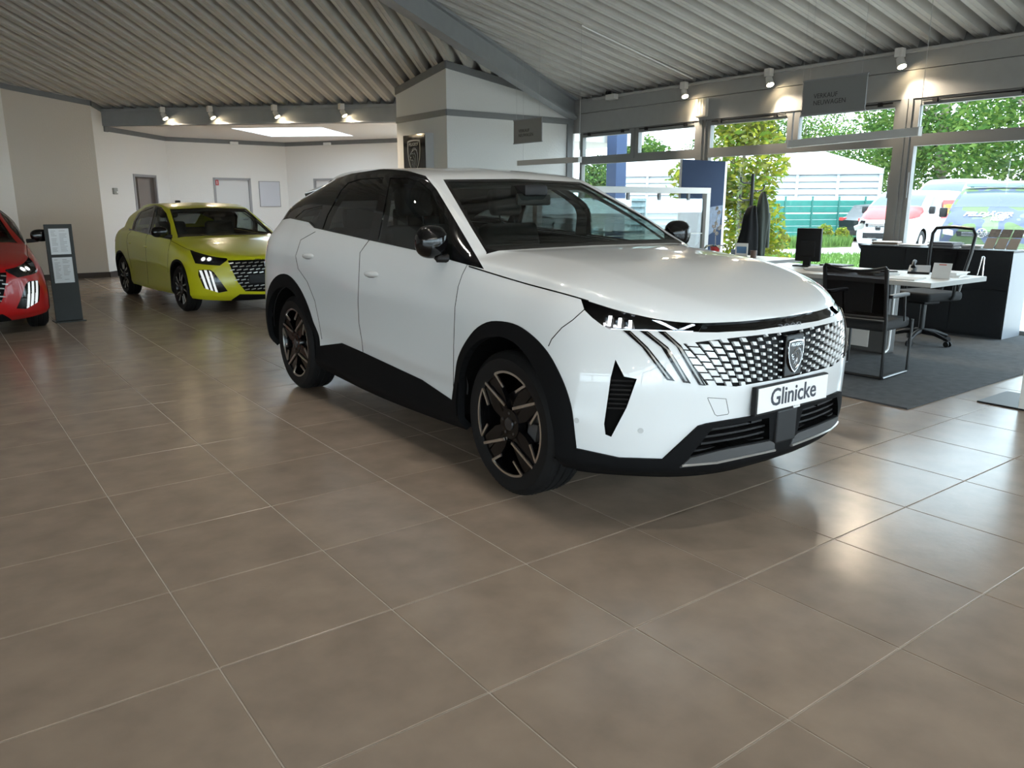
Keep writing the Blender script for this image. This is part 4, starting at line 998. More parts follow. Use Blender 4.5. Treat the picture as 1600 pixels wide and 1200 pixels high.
# ------------------------------------------------------------------ small hatchbacks: lime one (built) and red one (copied)
HB_LEVELS = [
 [(-.60, 0, .17), (-.58, .28, .17), (-.50, .5, .175), (-.38, .68, .185), (-.25, .80, .2), (.16, .83, .2), (.7, .80, .19), (1.45, .80, .18), (2.15, .80, .19), (2.71, .83, .21), (3.05, .80, .23), (3.22, .64, .24), (3.27, .36, .24), (3.28, 0, .24)],
 [(-.665, 0, .25), (-.645, .28, .25), (-.56, .52, .25), (-.42, .70, .255), (-.27, .825, .26), (.16, .865, .27), (.7, .825, .25), (1.45, .82, .245), (2.15, .825, .25), (2.71, .865, .28), (3.06, .835, .3), (3.24, .68, .3), (3.30, .38, .3), (3.31, 0, .3)],
 [(-.685, 0, .39), (-.665, .28, .39), (-.58, .52, .39), (-.43, .71, .395), (-.27, .83, .40), (.16, .868, .42), (.7, .828, .40), (1.45, .823, .40), (2.15, .832, .41), (2.71, .87, .44), (3.07, .84, .45), (3.26, .68, .45), (3.32, .38, .45), (3.33, 0, .45)],
 [(-.68, 0, .54), (-.655, .28, .54), (-.565, .52, .545), (-.415, .70, .55), (-.25, .81, .56), (.16, .86, .60), (.7, .85, .57), (1.45, .85, .58), (2.15, .86, .60), (2.71, .868, .64), (3.07, .835, .64), (3.25, .68, .62), (3.31, .38, .6), (3.32, 0, .6)],
 [(-.66, 0, .63), (-.635, .29, .63), (-.54, .53, .64), (-.38, .69, .655), (-.20, .785, .68), (.16, .835, .73), (.7, .85, .72), (1.45, .855, .75), (2.15, .86, .79), (2.71, .855, .82), (3.05, .82, .82), (3.22, .67, .78), (3.28, .38, .76), (3.29, 0, .76)],
 [(-.64, 0, .67), (-.61, .30, .672), (-.51, .535, .685), (-.34, .67, .715), (-.14, .745, .755), (.16, .785, .80), (.7, .825, .85), (1.45, .83, .88), (2.15, .835, .92), (2.71, .82, .95), (3.02, .775, .95), (3.18, .64, .92), (3.23, .37, .9), (3.24, 0, .9)],
 [(-.615, 0, .70), (-.58, .30, .702), (-.47, .53, .72), (-.29, .65, .755), (-.08, .715, .79), (.16, .74, .82), (.7, .79, .925), (1.45, .80, .96), (2.15, .79, 1.0), (2.71, .74, 1.03), (2.98, .68, 1.03), (3.12, .57, 1.02), (3.17, .34, 1.0), (3.18, 0, 1.0)]]
HB_CAP = dict(
 c=[(-.615, .70), (-.58, .725), (-.45, .765), (-.2, .825), (.1, .885), (.4, .935), (.55, .955), (.57, .962), (.85, 1.12), (1.1, 1.27), (1.22, 1.335), (1.4, 1.375), (1.65, 1.40), (2.0, 1.40), (2.4, 1.375), (2.65, 1.33), (2.75, 1.28), (2.9, 1.18), (3.05, 1.08), (3.18, 1.0)],
 r1=[(-.615, .90, .4), (-.3, .93, .45), (.4, .93, .5), (.55, .96, .45), (.7, .97, .45), (1.3, .94, .5), (2.5, .93, .5), (2.9, .92, .5), (3.18, .9, .5)],
 r2=[(-.615, .75, .75), (-.3, .76, .86), (.1, .74, .86), (.4, .75, .86), (.5, .78, .86), (.6, .875, .84), (.85, .83, .86), (1.22, .745, .88), (1.6, .735, .88), (2.1, .735, .88), (2.5, .715, .87), (2.9, .69, .85), (3.18, .7, .8)],
 r3=[(-.615, .5, .95), (-.3, .58, .975), (.1, .55, .975), (.4, .55, .975), (.6, .70, .93), (.85, .70, .95), (1.22, .63, .955), (2.1, .62, .955), (2.9, .58, .95), (3.18, .5, .95)])
M_LIME = mat('lime yellow paint', (.50, .50, .010), rough=.3, metal=.0, coat=.3, coat_rough=.02)
hb_ang = math.radians(94.319); hb_O = np.array([2.927, 8.466, 0.])
HS = Shell(HB_LEVELS, HB_CAP, hb_O, hb_ang, step=.04, nl=7, nv=7)
hatch = empty('hatchback_car', hb_O, hb_ang, 'lime yellow hatchback car parked near the back wall', 'car')
cH = lambda P: zoomed(P, 170, 300, 5.714)
HR, HA1, HA2 = .30, .16, 2.71
HS.cut(cH([(203, 342), (222, 262), (262, 190), (328, 138), (415, 116), (472, 138), (514, 190), (549, 290), (562, 428), (440, 402), (350, 377)]), 'dlo', grid=1, cond=lambda c, n: .4 < c[0] < 2.8 and c[1] > .35)
HS.cut(cH([(180, 345), (203, 342), (350, 377), (440, 402), (562, 428), (562, 400), (350, 340), (180, 300)]), 'dlo_low', grid=0, cond=lambda c, n: .4 < c[0] < 2.6 and c[2] > .85)
HS.cut(cH([(545, 152), (880, 140), (1215, 150), (1700, 150), (1700, 420), (615, 420), (615, 392), (580, 270)]), 'frit', grid=1, cond=lambda c, n: c[0] > .55)
HS.cut(cH([(560, 162), (880, 150), (1215, 160), (1700, 160), (1700, 390), (625, 380), (592, 270)]), 'windscreen', allow=('frit',), grid=1, cond=lambda c, n: c[0] > .6)
HS.cut(cH([(360, 368), (418, 130), (462, 145), (503, 195), (532, 300), (540, 410)]), 'glass_front', allow=('dlo',), grid=1, cond=lambda c, n: c[0] < 2.7 and c[1] > .4)
HS.cut(cH([(218, 335), (240, 255), (288, 178), (400, 134), (340, 365)]), 'glass_rear', allow=('dlo',), grid=1, cond=lambda c, n: c[0] < 2.75 and c[1] > .4)
HS.cut([(2.78, 0), (2.78, .46), (3.08, .44), (3.10, 0)], 'rear_window', mode='top', grid=1)
HS.cut([(3.0, .80), (3.4, .80), (3.4, .92), (3.0, .92)], 'tail_lamp', mode='side', grid=0)
for ax in (HA1, HA2):
    HS.cut([(ax+.345*math.cos(a), HR+.005+.345*math.sin(a)) for a in np.linspace(-.35, math.pi+.35, 36)]+[(ax-.32, .08), (ax+.32, .08)], 'hole', mode='side', grid=0, cond=lambda c, n: c[1] > .45)
    HS.cut([(ax+.37*math.cos(a), HR+.01+.37*math.sin(a)) for a in np.linspace(-.6, math.pi+.6, 36)], 'clad', mode='side', grid=0, cond=lambda c, n: c[1] > .45)
HS.cut(cH([(1100, 960), (1170, 912), (1400, 912), (1800, 900), (1800, 1100), (1000, 1100)]), 'lower', grid=0)
HS.cut(cH([(722, 512), (700, 480), (1000, 540), (1060, 600), (1050, 615), (990, 658), (850, 648), (772, 637), (740, 560)]), 'headlight', grid=0)
HS.cut(cH([(800, 695), (905, 695), (937, 715), (1062, 885), (985, 900), (850, 858), (800, 745)]), 'drl_panel', grid=0)
for k, q in enumerate([[(806, 700), (828, 700), (892, 872), (868, 866)], [(850, 698), (872, 698), (935, 888), (912, 882)], [(894, 700), (914, 712), (974, 895), (952, 893)]]): HS.cut(cH(q), 'claw', allow=('drl_panel',), grid=0)
HS.cut(cH([(1062, 612), (1400, 600), (1800, 590), (1800, 890), (1220, 887), (1150, 802), (1095, 690)]), 'grille', grid=0)
HS.part('body_shell', 'body', M_LIME, hatch)
HS.part('window_surround', 'dlo', M_PIANO, hatch, .001, -.01, weld=True, join=False)
HS.part('belt_trim', 'dlo_low', M_PIANO, hatch, .001, -.012, join=False)
HS.part('windscreen_border', 'frit', M_PIANO, hatch)
HS.part('windscreen', 'windscreen', M_WSGLASS, hatch, -.002)
HS.part('side_window', 'glass_front', M_WSGLASS, hatch, -.003, join=False, weld=True); HS.part('side_window', 'glass_rear', M_SIDEGLASS, hatch, -.003, join=False, weld=True)
HS.part('rear_window', 'rear_window', M_TINT, hatch, -.002); HS.part('tail_lamp', 'tail_lamp', M_RED, hatch, .004, -.01, join=False)
HS.part('wheel_arch_cladding', 'clad', M_CLAD, hatch, .004, -.02)
HS.part('lower_bumper', 'lower', M_CLAD, hatch, .004, -.02)
hg = HS.part('grille', 'grille', MATS['satin black grille'], hatch, -.012, 0)
hc = HS.part('headlight', 'headlight', M_LAMPGLASS, hatch, -.002, join=False)
for o, sg in zip(hc, (1, -1)): HS.part('lamp_housing', 'headlight', M_PIANO, o, -.05, -.002, sides=(sg,))
HS.part('daylight_panel', 'drl_panel', M_PIANO, hatch, -.006, 0, join=False)
M_DRL = mat('white light bar', (.75, .77, .78), rough=.25, emit=.15)
HS.part('daylight_claw', 'claw', M_DRL, hatch, .002, -.01, join=False)
HS.part('cabin_lining', ('body', 'dlo', 'dlo_low', 'frit'), M_INTER2, hatch, -.04, cond=lambda c: .58 < c[0] < 2.8 and c[2] > .4, flip=True)
wheel_wells(HS, hatch, (HA1, HA2), HR, .84, .5, .36)
for ax, rot in ((HA1, 10), (HA2, 30)):
    wheel(hatch, ax, .845, HR, .215, .195, rot, 'hatch', 1); wheel(hatch, ax, .845, HR, .215, .195, rot, 'hatch', -1)
for px in ([(348, 375), (335, 400), (330, 470), (330, 560), (345, 700), (355, 850)], [(556, 428), (540, 480), (528, 560), (525, 650), (530, 720)], [(200, 350), (170, 380), (160, 440), (175, 560), (205, 680)]):
    l = HS.seam(cH(px))
    for l_ in (l, mirror_w(l)):
        if len(l) > 2: MB().tube(l_, .0025, 5).build('panel_gap', M_DARK, hatch)
g = [tuple(p) for p in HS.G if -.10 < p[0] < .58]
for l_ in (g, mirror_w(g)): MB().tube(l_, .003, 6).build('panel_gap', M_DARK, hatch)
def hb_front(w, z):
    h = HS.bvh.ray_cast(Vector((-2, w, z)), Vector((1, 0, 0))); return (np.array(h[0]), np.array(h[1])) if h[0] is not None else (None, None)
M_DASH = mat('silver grille dash', (.42, .42, .40), rough=.3, metal=.7)
gp2 = cH([(1062, 612), (1400, 600), (1800, 590), (1800, 890), (1220, 887), (1150, 802), (1095, 690)])
for row in range(9):
    for col in range(6):
        z_ = .315+.042*row; w0 = .045+.078*col+(.039 if row % 2 else 0)
        p, _ = hb_front(w0, z_)
        if p is None or not in_poly(project(HS.world(p))[0, :2], gp2): continue
        for sg in (1, -1):
            q = [hb_front(w0+a*.026, z_+b_*.006-a*.004) for a, b_ in ((-1, 1), (1, 1), (1, -1), (-1, -1))]
            if any(x[0] is None for x in q): continue
            top = [(x[0][0]-.002, x[0][1]*sg, x[0][2]) for x in q]; bot = [(x[0][0]+.014, x[0][1]*sg, x[0][2]) for x in q]
            MB().add(top+bot, [(0, 1, 2, 3), (0, 4, 5, 1), (1, 5, 6, 2), (2, 6, 7, 3), (3, 7, 4, 0)]).build('grille_tab', M_DASH, hg)
ge = hb_front(0, .60)[0][0]
shield_emblem(hatch, 'emblem', (ge-.006, 0, .605), (0, -1, 0), (0, 0, 1), .115, M_CHROME, MATS['dark emblem field'], M_CHROME)
gp = hb_front(0, .45)[0][0]
MB().rbox((gp-.012, -.26, .39), (gp+.02, .26, .50), .006).build('plate_holder', M_BLACK, hatch)
hz = .69; hx = hb_front(0, hz)[0][0]
text_obj('bonnet_lettering', 'PEUGEOT', .03, (hx-.002, .14, .674), (0, -1, 0), (.3, 0, 1), M_BLACK, hatch, .003, width=.28)
for sg in (1, -1):
    for px in ((835, 590), (890, 590)):
        p, n_ = HS.hit(*cH([px])[0]); n_ = n_ if n_[0] < 0 else -n_; c = (p-n_*.03)*[1, sg, 1]; nn = n_*[1, sg, 1]
        mm = MB(); mm.cyl(c-nn*.015, c+nn*.01, .034, .044, n=16); o = mm.build('led_reflector', M_CHROME, hatch, smooth=40)
        mm = MB(); mm.cyl(c+nn*.008, c+nn*.013, .026, n=14); mm.build('led', M_LED, o)
    for px in ((180, 455), (322, 490)):
        p, n_ = HS.hit(*cH([px])[0]); t_ = np.array([1, 0, 0])-n_*n_[0]; t_ /= np.linalg.norm(t_); u_ = np.cross(n_, t_)
        mm = MB(); mm.add(*blob((p+n_*.008)*[1, sg, 1], (.085, .016, .022), [v*[1, sg, 1] for v in (t_, u_, n_)], p=.85)); mm.build('door_handle', M_LIME, hatch, smooth=60)
    c = HS.pw(*cH([(450, 357)])[0], .93)
    mm = MB(); mm.add(*blob(c*[1, sg, 1], (.065, .105, .072), None, 18, 12, .8)); mo = mm.build('door_mirror', M_PIANO, hatch, smooth=60)
    mm = MB(); mm.tube([(c[0]-.01, sg*(c[1]-.03), c[2]-.055), (c[0]-.03, sg*.78, c[2]-.06)], [.02, .024], 8); mm.build('mirror_foot', M_BLACK, mo, smooth=60)
m = MB(); m.rbox((2.45, -.03, 1.37), (2.55, .03, 1.43), .015); m.build('roof_antenna', M_BLACK, hatch, smooth=40)
seat(hatch, 1.45, .36, .42, M_INTER, .22); seat(hatch, 1.45, -.36, .42, M_INTER, .22)
m = MB(); m.rbox((2.05, -.6, .45), (2.45, .6, .64), .06); m.rbox((2.38, -.6, .55), (2.52, .6, 1.02), .06); m.build('rear_bench', M_INTER, hatch, smooth=40)
m = MB(); m.rbox((.62, -.66, .6), (.92, .66, .93), .05); m.build('dashboard', M_INTER, hatch, smooth=40)
# the red one: a copy with its own paint
red = copy_tree(hatch)
red.location = (-.36, 8.09, 0); red.rotation_euler = (0, 0, math.radians(90))
tag(red, 'red hatchback car standing beside the grey information stand', 'car')
M_REDP = mat('metallic red paint', (.40, .004, .006), rough=.32, metal=.0, coat=.4, coat_rough=.02)
for ch in red.children_recursive:
    if ch.type == 'MESH' and ch.data.materials and ch.data.materials[0] == M_LIME:
        ch.material_slots[0].link = 'OBJECT'; ch.material_slots[0].material = M_REDP
# ------------------------------------------------------------------ furniture and fittings
M_DESK = mat('pale grey desk top', (.55, .53, .50), rough=.4); M_DESKEDGE = mat('grey desk edge', (.30, .30, .29), rough=.5)
M_CHAIR = mat('black chair fabric', (.010, .010, .011), rough=.85); M_CHAIRFR = mat('black chair tube', (.008, .008, .009), rough=.35)
M_MESH = glass_mat('black chair mesh', (.55, .55, .57), .3); M_MESHD = glass_mat('dense black mesh', (.06, .06, .065), .3)
M_PAPER = mat('white paper', (.78, .77, .75), rough=.8); M_SIDEB = mat('anthracite laminate', (.014, .016, .019), rough=.45, noise=.1, nscale=20)
M_SIDEREFL = mat('reflection tinted laminate side', (.25, .27, .30), rough=.4)
M_SIGN = mat('grey sign board', (.20, .205, .205), rough=.5); M_SIGNTXT = mat('dark sign lettering', (.03, .03, .032), rough=.5)
M_LAMPBODY = mat('light grey lamp profile', (.52, .52, .50), rough=.45); M_WIRE = mat('thin steel wire', (.35, .35, .34), rough=.4)
M_STAND = mat('anthracite metal', (.030, .034, .034), rough=.45, spec=.3)
def desk(loc, label, L=2.05):
    r = empty('office_desk', loc, 0, label, 'desk')
    MB().rbox((0, 0, .70), (1.02, L, .74), .004).build('desk_top', M_DESK, r)
    MB().box((-.002, -.002, .698), (1.022, .0, .738)).build('edge_band', M_DESKEDGE, r)
    m = MB(); m.rbox((.44, .56, 0), (.62, min(1.5, L-.2), .70), .02); m.build('pedestal', mat('dark grey pedestal', (.07, .068, .066), rough=.5), r)
    MB().rbox((.425, .72, .05), (.44, min(1.48, L-.22), .70), .005).build('modesty_panel', mat('off white panel', (.62, .60, .57), rough=.6), r)
    MB().tube([(.50, .553, .69), (.50, .553, .09), (.49, .553, .05), (.46, .553, .03), (.425, .553, .025)], .011, 8).build('edge_strip', M_WHITE, r)
    MB().rbox((.1, L-.15, 0), (.92, L-.11, .70), .01).build('end_panel', M_STAND, r)
    return r
desk((6.08, .86, .012), 'pale office desk with grey edge beside the dark sideboard')
desk((6.75, 3.20, .012), 'pale office desk with orchid behind the white car bonnet', 1.42)
# visitor chair (its back towards the camera)
def visitor_chair(loc, rz, label):
    r = empty('visitor_chair', loc, rz, label, 'chair')      # faces local +x
    for y in (-.255, .255):
        MB().tube([(.46, y, .45), (.46, y, .02), (.44, y, .014), (.0, y, .014), (-.02, y, .03), (-.035, y, .45), (-.11, y, .89)], .0125, 8).build('leg_frame', M_CHAIRFR, r, smooth=40)
        MB().rbox((-.02, y-.025, .655), (.30, y+.025, .685), .012).build('armrest', M_BLACK, r)
        MB().tube([(.26, y, .66), (.30, y, .45)], .010, 6).build('arm_post', M_CHAIRFR, r)
    MB().tube([(-.005, -.255, .014), (-.005, .255, .014)], .0125, 8).build('floor_bar', M_CHAIRFR, r)
    MB().rbox((-.02, -.235, .385), (.46, .235, .47), .03, seg=3).build('seat', M_CHAIR, r, smooth=40)
    m = MB(); n = 9
    vs = []; 
    for k in range(n):
        for j in range(n):
            y = -.245+.49*j/(n-1); z = .50+.40*k/(n-1)-(.035*(1-(y/.245)**2) if k == n-1 else 0); x = -.04-.075*k/(n-1)-.03*(1-(y/.245)**2); vs.append((x, y, z))
    m.add(vs, [(k*n+j, k*n+j+1, (k+1)*n+j+1, (k+1)*n+j) for k in range(n-1) for j in range(n-1)])
    bk = m.build('backrest', M_MESHD, r, smooth=True)
    MB().tube([vs[k*n] for k in range(n)]+[vs[(n-1)*n+j] for j in range(n)]+[vs[k*n+n-1] for k in range(n-1, -1, -1)]+[vs[j] for j in range(n-1, -1, -1)], .012, 6).build('back_frame', M_CHAIRFR, bk, smooth=40)
    return r
visitor_chair((5.45, 1.12, .012), .08, 'black mesh visitor chair in front of the pale desk beside the white car')
def office_chair(loc, rz, label):
    r = empty('office_chair', loc, rz, label, 'chair')       # faces local +x
    MB().rbox((-.24, -.24, .44), (.26, .24, .53), .04, seg=3).build('seat', M_CHAIR, r, smooth=40)
    MB().cyl((0, 0, .12), (0, 0, .44), .028, n=12).build('gas_lift', M_CHAIRFR, r)
    MB().rbox((-.1, -.1, .40), (.12, .1, .44), .015).build('tilt_mechanism', M_BLACK, r)
    for k in range(5):
        a = math.radians(72*k+20); c, s_ = math.cos(a), math.sin(a)
        f = MB().tube([(0, 0, .12), (.15*c, .15*s_, .11), (.30*c, .30*s_, .065)], [.03, .024, .016], 8).build('base_arm', M_BLACK, r, smooth=40)
        m = MB()
        for o in (-.016, .016): m.cyl((.30*c-o*s_-.011*s_*np.sign(o), .30*s_+o*c+.011*c*np.sign(o), .028), (.30*c-o*s_+.0, .30*s_+o*c, .028), .028, n=14)
        m.cyl((.30*c, .30*s_, .03), (.30*c, .30*s_, .07), .01); m.build('caster', M_BLACK, f)
    back = [(-.22, -.19, .52), (-.26, -.20, .70), (-.29, -.225, .90), (-.31, -.235, 1.08), (-.315, -.20, 1.135), (-.32, 0, 1.15), (-.315, .20, 1.135), (-.31, .235, 1.08), (-.29, .225, .90), (-.26, .20, .70), (-.22, .19, .52)]
    f = MB().tube(back, .017, 8).build('back_frame', M_CHAIRFR, r, smooth=40)
    m = MB(); m.add(back, [(0, 1, 9, 10), (1, 2, 8, 9), (2, 3, 7, 8), (3, 4, 6, 7), (4, 5, 6)]); m.build('mesh_back', M_MESH, f)
    MB().tube([(-.1, 0, .42), (-.2, 0, .43), (-.245, 0, .60)], .022, 8).build('back_stem', M_BLACK, r, smooth=40)
    for y in (-.27, .27): MB().tube([(-.05, y*.9, .46), (-.05, y, .5), (-.05, y, .68), (-.12, y, .70), (.14, y, .70)], .016, 6).build('armrest', M_BLACK, r, smooth=40)
    return r
office_chair((7.45, 1.55, .012), math.radians(168), 'black mesh-back swivel office chair between desk and sideboard')
# sideboard
sb = empty('sideboard', (8.30, 1.13, .012), 0, 'long anthracite sideboard under the window covered with paper stacks', 'sideboard')
MB().box((.015, 0, 0), (.42, 1.64, .885)).build('carcass', M_SIDEB, sb)
MB().box((.0, -.004, .0), (.425, .0, .885)).build('side_panel', M_SIDEREFL, sb)  # end panel's reflection is put into its lighter grey-blue colour
MB().box((-.005, -.006, .885), (.43, 1.645, .905)).build('top_panel', M_SIDEB, sb)
for k in range(3):
    for z0, z1 in ((.03, .50), (.51, .88)): MB().rbox((0, .012+.543*k, z0), (.016, .012+.543*k+.535, z1), .003).build('cabinet_door', M_SIDEB, sb)
def sheets(loc, w, d, n, rz, label, m=M_PAPER, grp=None, name='paper_stack'):
    r = empty(name, loc, rz, label, 'paper', grp); rnd = random.Random(n*7+int(w*100))
    for k in range(n): 
        a = rnd.uniform(-.12, .12); dx, dy = rnd.uniform(-.015, .015), rnd.uniform(-.015, .015)
        mt = Matrix.Translation((dx, dy, 0)) @ Matrix.Rotation(a, 4, 'Z'); t = rnd.uniform(.004, .012)
        z0 = sum(random.Random(n*7+j).uniform(.004, .012) for j in range(k))
        mm = MB(); mm.rbox((-w/2, -d/2, 0), (w/2, d/2, .0095), .001, Matrix.Translation((0, 0, k*.010)) @ mt, 1); mm.build('sheet', m if k % 3 else M_PAPER, r)
    return r
ZS = .012+.905
sheets((8.52, 2.58, ZS), .22, .28, 4, .2, 'fanned papers over a brown folder at the far end of the sideboard', mat('brown card', (.25, .17, .12), rough=.8))
sheets((8.50, 2.23, ZS), .20, .26, 2, -.1, 'thin pile of white papers on the sideboard behind the swivel chair')
sheets((8.50, 1.90, ZS), .22, .27, 6, .05, 'tall grey magazine pile on the sideboard behind the swivel chair', mat('grey magazine', (.30, .30, .31), rough=.6))
sheets((8.50, 1.60, ZS), .22, .20, 4, .03, 'flat white brochure pile on the sideboard next to the leaflet rack', mat('pale magazine', (.55, .55, .54), rough=.6))
# leaflet rack with two rows of three
lr = empty('leaflet_rack', (8.50, 1.31, ZS), 0, 'tilted leaflet rack with grey and dark leaflets on the sideboard', 'rack')
MB().add([(-.10, -.17, 0), (.06, -.17, .21), (.06, .17, .21), (-.10, .17, 0), (-.095, -.17, 0), (.065, -.17, .21), (.065, .17, .21), (-.095, .17, 0)], [(0, 1, 2, 3), (4, 5, 6, 7), (0, 1, 5, 4), (1, 2, 6, 5), (2, 3, 7, 6), (3, 0, 4, 7)]).build('back_plate', glass_mat('clear acrylic', (.9, .92, .92), 1), lr)
MB().box((.062, -.16, 0), (.12, .16, .004)).build('rack_foot', M_WHITE, lr)
for k in range(3):
    for j, (t0, t1, mm_) in enumerate(((.05, .56, mat('taupe leaflet', (.22, .19, .165), rough=.6)), (.60, .98, mat('dark printed leaflet', (.05, .045, .045), rough=.5, noise=.5, nscale=40)))):
        y0 = -.165+.112*k; P = lambda t, y, o: (-.10+.16*t-o, y, .21*t+o*.5)
        MB().add([P(t0, y0, .004), P(t1, y0, .004), P(t1, y0+.10, .004), P(t0, y0+.10, .004), P(t0, y0, .001), P(t1, y0, .001), P(t1, y0+.10, .001), P(t0, y0+.10, .001)], [(0, 1, 2, 3), (4, 5, 6, 7), (0, 1, 5, 4), (1, 2, 6, 5), (2, 3, 7, 6), (3, 0, 4, 7)]).build('leaflet', mm_, lr)
# things on the desk
ZD = .012+.74
mo = empty('computer_monitor', (6.83, 2.50, ZD), math.radians(12), 'black computer monitor seen from behind on the pale desk', 'monitor')
MB().rbox((-.02, -.13, .05), (.02, .13, .39), .012).build('screen_housing', M_BLACK, mo, smooth=40); MB().rbox((-.035, -.08, .10), (-.015, .08, .27), .01).build('rear_cover', M_BLACK, mo)
MB().rbox((-.03, -.04, .005), (.0, .04, .2), .008).build('stand_neck', M_BLACK, mo); MB().rbox((-.10, -.12, 0), (.12, .12, .014), .006).build('stand_foot', M_BLACK, mo)
sheets((6.55, 2.05, ZD), .30, .42, 3, .3, 'loose white papers under the dark tray on the desk')
sheets((6.50, 1.55, ZD), .30, .21, 3, -.2, 'white papers with pen in the middle of the desk')
sheets((6.30, 1.16, ZD), .30, .21, 1, .1, 'single large white sheet near the desk corner')
sheets((6.86, 1.06, ZD), .26, .20, 4, .1, 'white paper pile at the window end of the desk')
MB().rbox((6.42, 1.86, ZD+.05), (6.62, 2.10, ZD+.065), .004).build('letter_tray', M_BLACK, label='flat black tray lying on desk papers', cat='tray')
MB().tube([(6.42, 1.48, ZD+.034), (6.56, 1.40, ZD+.034)], .006, 8).build('pen', M_BLACK, label='black pen lying on white desk papers', cat='pen')
tp = empty('desk_telephone', (6.92, 1.38, ZD), .4, 'black desk telephone with raised handset on the desk', 'telephone')
MB().add([(-.10, -.09, 0), (.10, -.09, 0), (.10, .09, 0), (-.10, .09, 0), (-.10, -.09, .02), (.10, -.09, .07), (.10, .09, .07), (-.10, .09, .02)], [(0, 1, 2, 3), (4, 5, 6, 7), (0, 1, 5, 4), (1, 2, 6, 5), (2, 3, 7, 6), (3, 0, 4, 7)]).build('phone_body', M_BLACK, tp)
MB().tube([(-.05, .05, .06), (-.03, .05, .085), (.05, .05, .11), (.09, .05, .10)], [.022, .016, .016, .022], 8).build('handset', M_BLACK, tp, smooth=40)
cd = empty('price_card', (6.58, 1.02, ZD), .15, 'small white standing card with a red line at the desk corner', 'card')
MB().add([(-.02, -.075, 0), (.03, -.075, .13), (.03, .075, .13), (-.02, .075, 0), (-.017, -.075, 0), (.033, -.075, .13), (.033, .075, .13), (-.017, .075, 0)], [(0, 1, 2, 3), (4, 5, 6, 7), (0, 1, 5, 4), (1, 2, 6, 5), (2, 3, 7, 6), (3, 0, 4, 7)]).build('card_face', M_PAPER, cd)
MB().box((.03, -.07, 0), (.08, .07, .004)).build('card_foot', M_PAPER, cd); MB().box((.022, -.03, .112), (.026, .03, .12)).build('card_print', mat('red print', (.6, .12, .08), rough=.6), cd)
MB().tube([(7.07, .93, ZD+.006), (7.08, .91, ZD+.17), (7.08, .90, ZD+.175), (7.075, .89, ZD+.168), (7.06, .88, ZD+.006)], .006, 6).build('tablet_stand', M_CHROME, label='bent metal easel stand at the window end of the desk', cat='stand')
# orchid and small things on the rear desk
def on_desk2(px, py): p = atz(px, py, ZD); return p
ob = on_desk2(1172, 400)
orc = empty('potted_orchid', (7.25, 4.05, ZD), 0, 'white orchid in a red pot in front of the dark coats', 'plant')
MB().lathe([(.0, 0), (.045, 0), (.06, .11), (.064, .12), (.055, .12), (.05, .10), (0, .10)], 18).build('pot', mat('red glazed pot', (.45, .02, .025), rough=.3), orc, smooth=40)
MB().tube([(0, 0, .1), (.005, .01, .25), (-.01, 0, .42), (.0, -.02, .56)], .004, 6).build('stem', mat('pale stem', (.5, .45, .38), rough=.6), orc)
for k, (y, z) in enumerate(((.0, .58), (-.035, .53), (.03, .36), (-.045, .34), (.0, .40), (-.07, .36), (.02, .31), (-.02, .28))):
    m = MB()
    for q in range(5):
        a = 2*math.pi*q/5+k; m.add(*blob((.0-.004*q, y+.014*math.cos(a), z+.014*math.sin(a)), (.004, .013, .011), None, 8, 5))
    m.build('flower', mat('white petals', (.72, .66, .62), rough=.6), orc, smooth=60)
for k in range(5):
    a = 2*math.pi*k/5+.4; m = MB(); c, s_ = math.cos(a), math.sin(a); L = .16
    pts = [(0, 0, .10), (.33*L*c, .33*L*s_, .14), (.7*L*c, .7*L*s_, .135), (L*c, L*s_, .10)]; w_ = [.01, .028, .026, .002]
    m.add([(p[0]-s_*w, p[1]+c*w, p[2]) for p, w in zip(pts, w_)]+[(p[0]+s_*w, p[1]-c*w, p[2]) for p, w in zip(pts, w_)]+[(p[0], p[1], p[2]-.012) for p in pts], [(i, i+1, i+9, i+8) for i in range(3)]+[(i+4, i+5, i+9, i+8) for i in range(3)])
    m.build('leaf', mat('dark green leaf', (.02, .05, .02), rough=.4), orc, smooth=60)
pf = empty('picture_card', (7.36, 3.74, ZD), .3, 'white standing card with blue picture on the rear desk', 'card')
MB().box((-.004, -.075, 0), (.004, .075, .17)).build('card_face', M_PAPER, pf); MB().box((-.006, -.06, .05), (-.004, .06, .13)).build('card_picture', mat('blue print', (.12, .24, .42), rough=.5), pf)
MB().rbox((7.40, 3.84, ZD), (7.47, 3.93, ZD+.09), .01).build('desk_box', mat('slate blue box', (.16, .22, .30), rough=.5), label='small slate blue box between orchid and picture card', cat='box')
mg = MB(); mg.lathe([(0, 0), (.035, 0), (.038, .09), (.034, .09), (.031, .01), (0, .01)], 16, c=(7.38, 3.58, ZD)); mg.build('mug', mat('brown mug', (.12, .07, .05), rough=.4), label='small brown mug next to the picture card', cat='mug', smooth=40)
